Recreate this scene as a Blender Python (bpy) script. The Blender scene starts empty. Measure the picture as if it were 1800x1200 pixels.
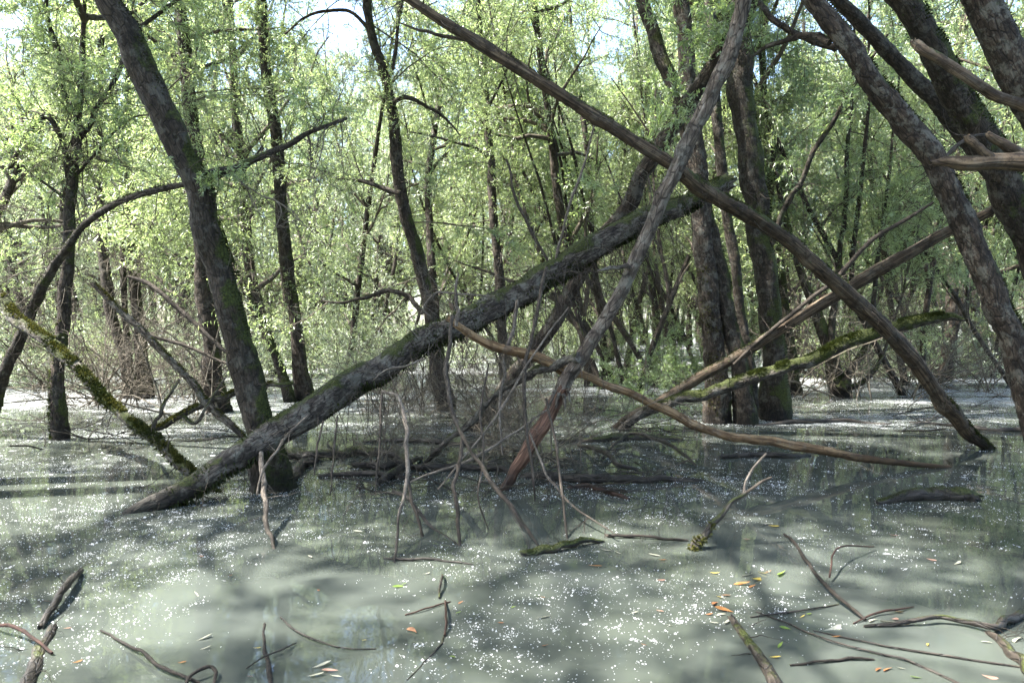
import bpy, math, random
import numpy as np
from mathutils import Vector, Euler, Matrix

random.seed(7)
rng = np.random.default_rng(7)
SC = bpy.context.scene
COL = SC.collection

# ------------------------------------------------------------------ camera, light, exposure
CAMZ, FPX, HOR = 1.5, 1200.0, 575.0
PITCH = math.atan((600 - HOR) / FPX)
cam_d = bpy.data.cameras.new('camera')
cam_d.lens = 24.0
cam_d.sensor_width = 36.0
cam_d.clip_start = 0.05
cam_d.clip_end = 2000
cam_d.dof.use_dof = True
cam_d.dof.focus_distance = 8.5
cam_d.dof.aperture_fstop = 4.0
cam = bpy.data.objects.new('camera', cam_d)
cam.location = (0, 0, CAMZ)
cam.rotation_euler = (math.pi / 2 - PITCH, 0, 0)
COL.objects.link(cam)
SC.camera = cam

SUN_EL = math.radians(56)
SUN_AZ = math.radians(-97)          # from +Y towards +X: negative is left of the view
S = Vector((math.cos(SUN_EL) * math.sin(SUN_AZ), math.cos(SUN_EL) * math.cos(SUN_AZ), math.sin(SUN_EL)))
world = bpy.data.worlds.new('World')
SC.world = world
world.use_nodes = True
wn = world.node_tree
bg = wn.nodes['Background']
sky = wn.nodes.new('ShaderNodeTexSky')
sky.sky_type = 'NISHITA'
sky.sun_disc = False
sky.sun_elevation = SUN_EL
sky.sun_rotation = SUN_AZ
sky.air_density = 1.0
sky.dust_density = 2.0
wn.links.new(sky.outputs[0], bg.inputs[0])
bg.inputs[1].default_value = 0.125
sun_d = bpy.data.lights.new('sun', 'SUN')
sun_d.energy = 5.0
sun_d.angle = math.radians(0.53)
sun_d.color = (1.0, 0.965, 0.90)
sun = bpy.data.objects.new('sun', sun_d)
sun.rotation_euler = S.to_track_quat('Z', 'Y').to_euler()
sun.location = S * 60
COL.objects.link(sun)

SC.render.engine = 'CYCLES'
SC.view_settings.view_transform = 'Standard'
SC.view_settings.look = 'None'
SC.view_settings.gamma = 1.0
SC.view_settings.use_curve_mapping = False
SC.view_settings.exposure = 2.85
cy = SC.cycles
cy.max_bounces = 8
cy.diffuse_bounces = 4
cy.glossy_bounces = 3
cy.transmission_bounces = 4
cy.caustics_reflective = False
cy.caustics_refractive = False
cy.use_denoising = True
cy.sample_clamp_indirect = 6.0
cy.use_adaptive_sampling = True
cy.adaptive_threshold = 0.015
SC.render.film_transparent = False

# ------------------------------------------------------------------ pixel -> place
CAM = np.array([0, 0, CAMZ])
_F = np.array([0, math.cos(PITCH), -math.sin(PITCH)])
_U = np.array([0, math.sin(PITCH), math.cos(PITCH)])
_R = np.array([1.0, 0, 0])


def ray(px, py):
    return _F + _R * ((px - 900) / FPX) + _U * ((600 - py) / FPX)


def at(px, py, Y):
    """the point seen at a photograph pixel, Y metres in front of the camera"""
    d = ray(px, py)
    return CAM + d * (Y / d[1])


def onw(px, py, z=0.0):
    """the point of the water surface seen at a photograph pixel"""
    d = ray(px, py)
    return CAM + d * ((z - CAMZ) / d[2])


def ydep(py):
    d = ray(900, py)
    return -CAMZ / d[2] * d[1]


# ------------------------------------------------------------------ numpy mesh kit
def unit(a):
    return a / np.maximum(np.linalg.norm(a, axis=-1, keepdims=True), 1e-9)


def _h(ix, iy, iz, s):
    n = (ix * 374761393 + iy * 668265263 + iz * 2147483647 + s * 1274126177) & 0xFFFFFFFF
    n = ((n ^ (n >> 13)) * 1274126177) & 0xFFFFFFFF
    return ((n ^ (n >> 16)) & 0xFFFF) / 32767.5 - 1.0


def vnoise(p, s=0):
    p = np.asarray(p, float)
    i = np.floor(p).astype(np.int64)
    f = p - i
    f = f * f * (3 - 2 * f)
    x, y, z = i[..., 0], i[..., 1], i[..., 2]
    fx, fy, fz = f[..., 0], f[..., 1], f[..., 2]
    r = 0
    for dx in (0, 1):
        for dy in (0, 1):
            for dz in (0, 1):
                w = (fx if dx else 1 - fx) * (fy if dy else 1 - fy) * (fz if dz else 1 - fz)
                r = r + w * _h(x + dx, y + dy, z + dz, s)
    return r


class MB:
    """collects geometry that becomes ONE mesh object"""

    def __init__(self):
        self.v, self.f, self.bc, self.ms, self.n = [], [], [], [], 0

    def add(self, v, f, bc=None, ms=None):
        v = np.asarray(v, float).reshape(-1, 3)
        self.v.append(v)
        self.f.append(np.asarray(f, np.int64) + self.n)
        self.bc.append(np.asarray(bc, float).reshape(-1, 3) if bc is not None else v * 1.0)
        self.ms.append(np.asarray(ms, float).reshape(-1) if ms is not None else np.zeros(len(v)))
        self.n += len(v)

    def mesh(self, name, mat, origin=(0, 0, 0), smooth=True):
        me = bpy.data.meshes.new(name)
        v = np.concatenate(self.v) - np.asarray(origin, float)
        loops = np.concatenate([f.reshape(-1) for f in self.f])
        sizes = np.concatenate([np.full(len(f), f.shape[1]) for f in self.f])
        me.vertices.add(len(v))
        me.vertices.foreach_set('co', v.astype(np.float32).ravel())
        me.loops.add(len(loops))
        me.loops.foreach_set('vertex_index', loops.astype(np.int32))
        me.polygons.add(len(sizes))
        st = np.concatenate([[0], np.cumsum(sizes)[:-1]])
        me.polygons.foreach_set('loop_start', st.astype(np.int32))
        if smooth:
            me.polygons.foreach_set('use_smooth', np.ones(len(sizes), bool))
        a = me.attributes.new('bc', 'FLOAT_VECTOR', 'POINT')
        a.data.foreach_set('vector', np.concatenate(self.bc).astype(np.float32).ravel())
        a = me.attributes.new('ms', 'FLOAT', 'POINT')
        a.data.foreach_set('value', np.concatenate(self.ms).astype(np.float32))
        me.update()
        me.validate()
        if mat is not None:
            me.materials.append(mat)
        return me


def link(name, me, parent=None, loc=(0, 0, 0)):
    o = bpy.data.objects.new(name, me)
    COL.objects.link(o)
    o.location = loc
    if parent is not None:
        o.parent = parent
    return o


def tag(o, label=None, cat=None, group=None, kind=None):
    if label:
        o['label'] = label
    if cat:
        o['category'] = cat
    if group:
        o['group'] = group
    if kind:
        o['kind'] = kind
    return o


def empty(name, loc):
    o = bpy.data.objects.new(name, None)
    o.empty_display_size = 0.2
    COL.objects.link(o)
    o.location = loc
    return o


def catmull(P, step):
    P = np.asarray(P, float)
    if len(P) == 2:
        n = max(2, int(np.linalg.norm(P[1, :3] - P[0, :3]) / step))
        t = np.linspace(0, 1, n + 1)[:, None]
        return P[0] * (1 - t) + P[1] * t
    Q = np.vstack([2 * P[0] - P[1], P, 2 * P[-1] - P[-2]])
    out = []
    for i in range(1, len(Q) - 2):
        p0, p1, p2, p3 = Q[i - 1], Q[i], Q[i + 1], Q[i + 2]
        n = max(1, int(np.linalg.norm(p2[:3] - p1[:3]) / step))
        t = (np.arange(n) / n)[:, None]
        out.append(0.5 * (2 * p1 + (p2 - p0) * t + (2 * p0 - 5 * p1 + 4 * p2 - p3) * t ** 2 + (3 * p1 - p0 - 3 * p2 + p3) * t ** 3))
    out.append(Q[-2][None])
    return np.concatenate(out)


def sweep(mb, P, R, k=20, rough=0.10, furrow=0.10, seed=0, moss=0.0, jag=(0, 0), lump=0.0):
    """a bark tube along P with radius R: noise makes lumps and bark furrows; jag splinters the two ends"""
    P, R = np.asarray(P, float), np.maximum(np.asarray(R, float), 0.0015)
    m = len(P)
    T = unit(np.gradient(P, axis=0))
    a = np.array([0, -1.0, 0]) if abs(T[0][1]) < 0.9 else np.array([1.0, 0, 0])
    N = np.zeros_like(P)
    n = unit(a - T[0] * np.dot(a, T[0]))
    for i in range(m):
        n = unit(n - T[i] * np.dot(n, T[i]))
        N[i] = n
    B = np.cross(T, N)
    ang = np.linspace(0, 2 * np.pi, k, endpoint=False)
    s = np.concatenate([[0], np.cumsum(np.linalg.norm(np.diff(P, axis=0), axis=1))])
    ca, sa = np.cos(ang), np.sin(ang)
    rm = max(np.median(R), 0.004)
    bc = np.stack([np.repeat(ca[None], m, 0) * R[:, None], np.repeat(sa[None], m, 0) * R[:, None], np.repeat(s[:, None], k, 1)], -1)
    q = bc + seed * 13.7
    rad = R[:, None] * np.ones((1, k))
    if rough:
        d = vnoise(q * np.array([1.2 / rm, 1.2 / rm, 0.35 / rm]), seed) + 0.5 * vnoise(q * np.array([2.6 / rm, 2.6 / rm, 1.0 / rm]), seed + 5)
        rad = rad * (1 + rough * d)
    if furrow:
        r1 = 1 - np.abs(vnoise(q * np.array([5.0 / rm, 5.0 / rm, 0.9 / rm]), seed + 9)) * 2
        rad = rad * (1 - furrow * np.clip(r1, 0, 1))
    if lump:
        l1 = np.clip(vnoise(np.stack([q[..., 0] * .8 / rm, q[..., 1] * .8 / rm, q[..., 2] * .3 / rm], -1), seed + 21) - 0.25, 0, 1)
        rad = rad * (1 + lump * l1)
    V = P[:, None] + rad[..., None] * (N[:, None] * ca[None, :, None] + B[:, None] * sa[None, :, None])
    for e, sg, amt in ((0, -1, jag[0]), (m - 1, 1, jag[1])):
        if amt:
            V[e] = V[e] + sg * T[e] * (rng.random(k)[:, None] ** 2) * amt * 2 * R[e]
    i = np.arange(m - 1)[:, None] * k
    j = np.arange(k)[None]
    j2 = (j + 1) % k
    F = np.stack([i + j, i + j2, i + k + j2, i + k + j], -1).reshape(-1, 4)
    ms = np.broadcast_to(np.asarray(moss, float).reshape(-1, 1) if np.ndim(moss) else np.full((1, 1), moss), (m, k))
    mb.add(V, F, bc, ms)
    base = mb.n
    for e, ring, off in ((0, 0, -1), (m - 1, (m - 1) * k, 1)):
        c = P[e] - off * T[e] * R[e] * 0.2 * (1 if jag[0 if e == 0 else 1] else -1)
        vi = np.concatenate([V.reshape(-1, 3)[ring:ring + k], c[None]])
        jj = np.arange(k)
        tr = np.stack([jj, (jj + 1) % k, np.full(k, k)], -1)
        if off < 0:
            tr = tr[:, ::-1]
        cb = np.concatenate([bc.reshape(-1, 3)[ring:ring + k], [[0, 0, s[e]]]])
        mb.add(vi, tr, cb, np.full(k + 1, -0.6))


def tubes(mb, P, R, k=4, ms=0.0):
    """many thin tubes at once: P (n,m,3), R (n,m)"""
    P, R = np.asarray(P, float), np.asarray(R, float)
    n, m, _ = P.shape
    if n == 0:
        return
    T = unit(np.gradient(P, axis=1)) if m > 2 else np.repeat(unit(P[:, 1:] - P[:, :1]), 2, 1)
    mean = unit(P[:, -1] - P[:, 0])
    ref = np.where(np.abs(mean[:, 2:3]) > 0.8, np.array([[1.0, 0.2, 0]]), np.array([[0.1, 0.1, 1.0]]))
    N = unit(np.cross(T, ref[:, None]))
    B = np.cross(T, N)
    ang = np.linspace(0, 2 * np.pi, k, endpoint=False)
    V = P[:, :, None] + R[:, :, None, None] * (N[:, :, None] * np.cos(ang)[:, None] + B[:, :, None] * np.sin(ang)[:, None])
    b = (np.arange(n) * m * k)[:, None, None]
    i = (np.arange(m - 1) * k)[None, :, None]
    j = np.arange(k)[None, None]
    j2 = (j + 1) % k
    F = np.stack([b + i + j, b + i + j2, b + i + k + j2, b + i + k + j], -1).reshape(-1, 4)
    mb.add(V, F, None, np.full(n * m * k, ms))


def wander(A, D, L, m, curl=0.2, bias=0.0, r=rng):
    """n wandering paths of m points from starts A along D with lengths L"""
    A, D = np.asarray(A, float), unit(np.asarray(D, float))
    n = len(A)
    L = np.broadcast_to(np.asarray(L, float), (n,))
    P = np.zeros((n, m, 3))
    P[:, 0] = A
    for i in range(1, m):
        D = D + r.normal(0, curl, (n, 3))
        D[:, 2] += bias
        D = unit(D)
        P[:, i] = P[:, i - 1] + D * (L / (m - 1))[:, None]
    return P


def spawn(P, per, lo=0.25, hi=1.0, spread=0.9, along=0.6, r=rng):
    """starts and directions of children growing from paths P"""
    n, m, _ = P.shape
    t = r.uniform(lo, hi, (n, per)) * (m - 1)
    i = np.clip(t.astype(int), 0, m - 2)
    f = (t - i)[..., None]
    ix = np.arange(n)[:, None]
    A = P[ix, i] * (1 - f) + P[ix, i + 1] * f
    T = unit(P[ix, i + 1] - P[ix, i])
    D = unit(T * along + unit(r.normal(0, 1, T.shape)) * spread)
    return A.reshape(-1, 3), D.reshape(-1, 3), (t / (m - 1)).reshape(-1)


def leaves(mb, P, per, size, width, droop=0.35, r=rng, lo=0.1):
    """narrow willow leaves along paths P: each a bent four-point blade"""
    A, D, _ = spawn(P, per, lo, 1.0, 0.8, 0.7, r)
    n = len(A)
    D[:, 2] -= droop * r.random(n)
    D = unit(D)
    W = unit(np.cross(D, unit(r.normal(0, 1, (n, 3)) + np.array([0, 0, 0.8]))))
    Lg = size * r.uniform(0.6, 1.25, n)[:, None]
    wd = width * r.uniform(0.7, 1.2, n)[:, None]
    up = np.cross(W, D)
    p0 = A
    p1 = A + D * Lg * 0.42 + W * wd * 0.5 + up * Lg * 0.04
    p2 = A + D * Lg - up * Lg * 0.12
    p3 = A + D * Lg * 0.42 - W * wd * 0.5 + up * Lg * 0.04
    V = np.stack([p0, p1, p2, p3], 1)
    b = np.arange(n)[:, None] * 4
    F = np.concatenate([b + np.array([[0, 1, 2]]), b + np.array([[0, 2, 3]])])
    mb.add(V, F)


# ------------------------------------------------------------------ materials
def nt(name):
    m = bpy.data.materials.new(name)
    m.use_nodes = True
    t = m.node_tree
    t.nodes.clear()
    out = t.nodes.new('ShaderNodeOutputMaterial')
    return m, t, out


def N(t, kind, **kw):
    n = t.nodes.new(kind)
    for a, b in kw.items():
        if a.startswith('i_'):
            k = a[2:]
            n.inputs[int(k) if k.isdigit() else k.replace('_', ' ')].default_value = b
        else:
            setattr(n, a, b)
    return n


def ramp(t, src, stops):
    n = t.nodes.new('ShaderNodeValToRGB')
    e = n.color_ramp.elements
    while len(e) > 1:
        e.remove(e[-1])
    e[0].position, e[0].color = stops[0][0], (*stops[0][1], 1)
    for p, c in stops[1:]:
        x = e.new(p)
        x.color = (*c, 1)
    t.links.new(src, n.inputs[0])
    return n.outputs[0]


def mix(t, fac, a, b):
    n = t.nodes.new('ShaderNodeMix')
    n.data_type = 'RGBA'
    for s, v in ((0, fac), (6, a), (7, b)):
        if hasattr(v, 'links'):
            t.links.new(v, n.inputs[s])
        elif s == 0:
            n.inputs[0].default_value = v
        else:
            n.inputs[s].default_value = (*v, 1)
    return n.outputs[2]


def math_(t, op, a, b=None, c=None):
    n = t.nodes.new('ShaderNodeMath')
    n.operation = op
    for i, v in enumerate((a, b, c)):
        if v is None:
            continue
        if hasattr(v, 'links'):
            t.links.new(v, n.inputs[i])
        else:
            n.inputs[i].default_value = v
    return n.outputs[0]


def sstep(t, v, lo, hi):
    n = t.nodes.new('ShaderNodeMapRange')
    n.interpolation_type = 'SMOOTHSTEP'
    t.links.new(v, n.inputs[0])
    n.inputs[1].default_value, n.inputs[2].default_value = lo, hi
    return n.outputs[0]


def bark(name, dark, mid, light, moss_amt=0.0, moss_dir=(0.5, 0.2, 0.8), lichen=0.0, scale=1.0, wet=True, rough=0.85, moss_col=((0.014, 0.018, 0.004), (0.048, 0.058, 0.011)), bump=0.6, streak=0.28):
    m, t, out = nt(name)
    at_ = N(t, 'ShaderNodeAttribute', attribute_name='bc')
    mp = N(t, 'ShaderNodeMapping')
    mp.inputs['Scale'].default_value = (1, 1, streak)
    t.links.new(at_.outputs['Vector'], mp.inputs[0])
    geo = N(t, 'ShaderNodeNewGeometry')
    n1 = N(t, 'ShaderNodeTexNoise', i_Scale=38 * scale, i_Detail=7.0, i_Roughness=0.65)
    t.links.new(mp.outputs[0], n1.inputs['Vector'])
    vo = N(t, 'ShaderNodeTexVoronoi', feature='DISTANCE_TO_EDGE', i_Scale=30 * scale)
    t.links.new(mp.outputs[0], vo.inputs['Vector'])
    n2 = N(t, 'ShaderNodeTexNoise', i_Scale=5.0, i_Detail=5.0)
    t.links.new(geo.outputs['Position'], n2.inputs['Vector'])
    c = ramp(t, n1.outputs[0], [(0.30, dark), (0.5, mid), (0.72, light)])
    crack = sstep(t, vo.outputs[0], 0.0, 0.09)
    c = mix(t, crack, dark, c)
    big = ramp(t, n2.outputs[0], [(0.3, (0.55, 0.52, 0.5)), (0.7, (1.25, 1.22, 1.2))])
    mu = N(t, 'ShaderNodeMix', data_type='RGBA', blend_type='MULTIPLY')
    mu.inputs[0].default_value = 1
    t.links.new(c, mu.inputs[6])
    t.links.new(big, mu.inputs[7])
    c = mu.outputs[2]
    if lichen:
        n3 = N(t, 'ShaderNodeTexNoise', i_Scale=7.0, i_Detail=9.0, i_Roughness=0.72)
        t.links.new(geo.outputs['Position'], n3.inputs['Vector'])
        c = mix(t, math_(t, 'MULTIPLY', sstep(t, n3.outputs[0], 0.50, 0.58), lichen), c, (0.16, 0.155, 0.13))
        n7 = N(t, 'ShaderNodeTexNoise', i_Scale=9.0, i_Detail=8.0, i_Roughness=0.7)
        mp7 = N(t, 'ShaderNodeMapping')
        mp7.inputs['Location'].default_value = (31, 7, 3)
        t.links.new(geo.outputs['Position'], mp7.inputs[0])
        t.links.new(mp7.outputs[0], n7.inputs['Vector'])
        c = mix(t, math_(t, 'MULTIPLY', sstep(t, n7.outputs[0], 0.52, 0.62), 0.75), c, dark)
    # moss: where the noise, the vertex bias and the side it grows on agree
    am = N(t, 'ShaderNodeAttribute', attribute_name='ms')
    dot = N(t, 'ShaderNodeVectorMath', operation='DOT_PRODUCT')
    t.links.new(geo.outputs['Normal'], dot.inputs[0])
    dot.inputs[1].default_value = Vector(moss_dir).normalized()
    n4 = N(t, 'ShaderNodeTexNoise', i_Scale=3.3, i_Detail=6.0, i_Roughness=0.65)
    t.links.new(geo.outputs['Position'], n4.inputs['Vector'])
    s = math_(t, 'MULTIPLY_ADD', dot.outputs['Value'], 0.22, n4.outputs[0])
    s = math_(t, 'ADD', s, math_(t, 'MULTIPLY', am.outputs['Fac'], 0.5))
    mm = sstep(t, math_(t, 'ADD', s, moss_amt), 0.60, 0.72)
    n5 = N(t, 'ShaderNodeTexNoise', i_Scale=60.0, i_Detail=4.0)
    t.links.new(geo.outputs['Position'], n5.inputs['Vector'])
    mc = ramp(t, n5.outputs[0], [(0.35, moss_col[0]), (0.65, moss_col[1])])
    c = mix(t, mm, c, mc)
    rg = rough
    if wet:
        sep = N(t, 'ShaderNodeSeparateXYZ')
        t.links.new(geo.outputs['Position'], sep.inputs[0])
        n6 = N(t, 'ShaderNodeTexNoise', i_Scale=9.0, i_Detail=3.0)
        t.links.new(geo.outputs['Position'], n6.inputs['Vector'])
        w = math_(t, 'MULTIPLY_ADD', n6.outputs[0], 0.25, sep.outputs['Z'])
        wetm = sstep(t, w, 0.40, 0.20)
        mu = N(t, 'ShaderNodeMix', data_type='RGBA', blend_type='MULTIPLY')
        t.links.new(wetm, mu.inputs[0])
        t.links.new(c, mu.inputs[6])
        mu.inputs[7].default_value = (0.30, 0.29, 0.27, 1)
        c = mu.outputs[2]
    p = N(t, 'ShaderNodeBsdfPrincipled')
    t.links.new(c, p.inputs['Base Color'])
    p.inputs['Roughness'].default_value = rg
    p.inputs['Specular IOR Level'].default_value = 0.3
    h = math_(t, 'MULTIPLY_ADD', crack, 0.6, n1.outputs[0])
    h = math_(t, 'MULTIPLY_ADD', mm, 0.5, h)
    h = math_(t, 'MULTIPLY_ADD', math_(t, 'MULTIPLY', n5.outputs[0], mm), 1.2, h)
    b = N(t, 'ShaderNodeBump', i_Strength=bump, i_Distance=0.02)
    t.links.new(h, b.inputs['Height'])
    t.links.new(b.outputs[0], p.inputs['Normal'])
    t.links.new(p.outputs[0], out.inputs[0])
    return m


def leafmat(name, a, b, tr, under=(0.11, 0.14, 0.09), gloss=0.10, transl=0.45):
    m, t, out = nt(name)
    geo = N(t, 'ShaderNodeNewGeometry')
    oi = N(t, 'ShaderNodeObjectInfo')
    c = mix(t, geo.outputs['Random Per Island'], a, b)
    hs = N(t, 'ShaderNodeHueSaturation')
    t.links.new(math_(t, 'MULTIPLY_ADD', oi.outputs['Random'], 0.03, 0.485), hs.inputs['Hue'])
    t.links.new(math_(t, 'MULTIPLY_ADD', oi.outputs['Random'], 0.4, 0.8), hs.inputs['Value'])
    t.links.new(c, hs.inputs['Color'])
    cc = mix(t, math_(t, 'MULTIPLY', geo.outputs['Backfacing'], 0.8), hs.outputs[0], under)
    d = N(t, 'ShaderNodeBsdfDiffuse')
    t.links.new(cc, d.inputs[0])
    tl = N(t, 'ShaderNodeBsdfTranslucent')
    tc = N(t, 'ShaderNodeMix', data_type='RGBA', blend_type='MULTIPLY')
    tc.inputs[0].default_value = 1
    tc.inputs[6].default_value = (*tr, 1)
    v = math_(t, 'MULTIPLY_ADD', geo.outputs['Random Per Island'], 0.6, 0.7)
    t.links.new(v, tc.inputs[7])
    t.links.new(tc.outputs[2], tl.inputs[0])
    mx = N(t, 'ShaderNodeMixShader', i_0=transl)
    t.links.new(d.outputs[0], mx.inputs[1])
    t.links.new(tl.outputs[0], mx.inputs[2])
    g = N(t, 'ShaderNodeBsdfGlossy', i_Roughness=0.42)
    g.inputs[0].default_value = (0.9, 0.95, 0.9, 1)
    m2 = N(t, 'ShaderNodeMixShader', i_0=gloss)
    t.links.new(mx.outputs[0], m2.inputs[1])
    t.links.new(g.outputs[0], m2.inputs[2])
    t.links.new(m2.outputs[0], out.inputs[0])
    return m


def plain(name, a, b, rough=0.8, scale=30.0, tl=0.0):
    m, t, out = nt(name)
    geo = N(t, 'ShaderNodeNewGeometry')
    n = N(t, 'ShaderNodeTexNoise', i_Scale=scale, i_Detail=4.0)
    t.links.new(geo.outputs['Position'], n.inputs['Vector'])
    c = ramp(t, n.outputs[0], [(0.3, a), (0.7, b)])
    p = N(t, 'ShaderNodeBsdfPrincipled')
    t.links.new(c, p.inputs['Base Color'])
    p.inputs['Roughness'].default_value = rough
    p.inputs['Specular IOR Level'].default_value = 0.3
    if tl:
        x = N(t, 'ShaderNodeBsdfTranslucent')
        t.links.new(c, x.inputs[0])
        mx = N(t, 'ShaderNodeMixShader', i_0=tl)
        t.links.new(p.outputs[0], mx.inputs[1])
        t.links.new(x.outputs[0], mx.inputs[2])
        t.links.new(mx.outputs[0], out.inputs[0])
    else:
        t.links.new(p.outputs[0], out.inputs[0])
    return m


M = {}
M['bark'] = bark('willow_bark', (0.009, 0.0065, 0.0045), (0.038, 0.028, 0.020), (0.115, 0.093, 0.070), moss_amt=-0.02, lichen=0.45)
M['bark_moss'] = bark('mossy_bark', (0.008, 0.006, 0.004), (0.030, 0.023, 0.016), (0.078, 0.063, 0.047), moss_amt=0.06, lichen=0.25)
M['bark_far'] = bark('far_bark', (0.010, 0.0075, 0.0055), (0.038, 0.028, 0.020), (0.095, 0.075, 0.056), moss_amt=0.0, lichen=0.2, scale=0.8)
M['bark_grey'] = bark('smooth_grey_bark', (0.022, 0.017, 0.013), (0.095, 0.078, 0.062), (0.23, 0.205, 0.175), moss_amt=-0.10, lichen=0.5, scale=0.7, bump=0.45)
M['log'] = bark('old_log_bark', (0.014, 0.011, 0.009), (0.065, 0.056, 0.047), (0.20, 0.18, 0.155), moss_amt=-0.01, moss_dir=(-.2, -.1, .9), lichen=0.5)
M['pole'] = bark('weathered_pole', (0.016, 0.011, 0.007), (0.068, 0.049, 0.031), (0.17, 0.13, 0.088), moss_amt=-0.08, moss_dir=(.2, 0, 1), lichen=0.15, streak=0.05, bump=0.35)
M['tan'] = bark('bare_tan_wood', (0.06, 0.033, 0.015), (0.18, 0.115, 0.06), (0.31, 0.23, 0.13), moss_amt=-0.25, lichen=0.2, streak=0.06, bump=0.3)
M['peeled'] = bark('peeled_red_wood', (0.03, 0.015, 0.009), (0.10, 0.050, 0.032), (0.24, 0.16, 0.115), moss_amt=-0.3, streak=0.08, bump=0.35, rough=0.6)
M['twig'] = bark('dead_twig', (0.018, 0.014, 0.011), (0.060, 0.049, 0.038), (0.13, 0.113, 0.092), moss_amt=-0.12, scale=2.0, bump=0.3)
M['twig_pale'] = bark('pale_twig', (0.045, 0.038, 0.03), (0.14, 0.12, 0.098), (0.28, 0.25, 0.215), moss_amt=-0.2, scale=2.0, bump=0.3)
M['twig_red'] = bark('red_twig', (0.035, 0.015, 0.011), (0.11, 0.05, 0.036), (0.20, 0.11, 0.08), moss_amt=-0.3, scale=2.0, bump=0.3)
M['drift'] = bark('wet_driftwood', (0.008, 0.007, 0.0055), (0.028, 0.023, 0.018), (0.07, 0.06, 0.05), moss_amt=-0.12, moss_dir=(0, 0, 1), rough=0.55, wet=False)
M['limb'] = plain('limb_bark', (0.035, 0.028, 0.02), (0.12, 0.10, 0.075), 0.9, 14)
M['brush'] = plain('dead_brush', (0.05, 0.042, 0.032), (0.15, 0.13, 0.10), 0.9, 9)
M['moss'] = leafmat('moss_tuft', (0.02, 0.026, 0.007), (0.055, 0.066, 0.014), (0.055, 0.072, 0.014), under=(0.03, 0.038, 0.009), gloss=0.02, transl=0.25)
M['moss_gold'] = leafmat('golden_moss_tuft', (0.035, 0.036, 0.010), (0.09, 0.085, 0.02), (0.08, 0.08, 0.016), under=(0.05, 0.05, 0.011), gloss=0.02, transl=0.25)
M['moss_dark'] = leafmat('dark_moss_tuft', (0.012, 0.016, 0.005), (0.035, 0.042, 0.01), (0.03, 0.04, 0.008), under=(0.02, 0.025, 0.008), gloss=0.01, transl=0.2)
M['leaf'] = leafmat('willow_leaf', (0.07, 0.105, 0.02), (0.13, 0.17, 0.04), (0.45, 0.57, 0.21), transl=0.57)
M['leaf_near'] = leafmat('fresh_willow_leaf', (0.06, 0.105, 0.016), (0.11, 0.17, 0.03), (0.41, 0.56, 0.17), gloss=0.12, transl=0.55)
M['leaf_grey'] = leafmat('grey_willow_leaf', (0.075, 0.115, 0.04), (0.14, 0.18, 0.085), (0.44, 0.53, 0.28), under=(0.16, 0.19, 0.13), gloss=0.14, transl=0.55)
M['fluff'] = plain('willow_fluff', (0.55, 0.56, 0.57), (0.70, 0.70, 0.70), 0.95, 40, 0.3)


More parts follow.
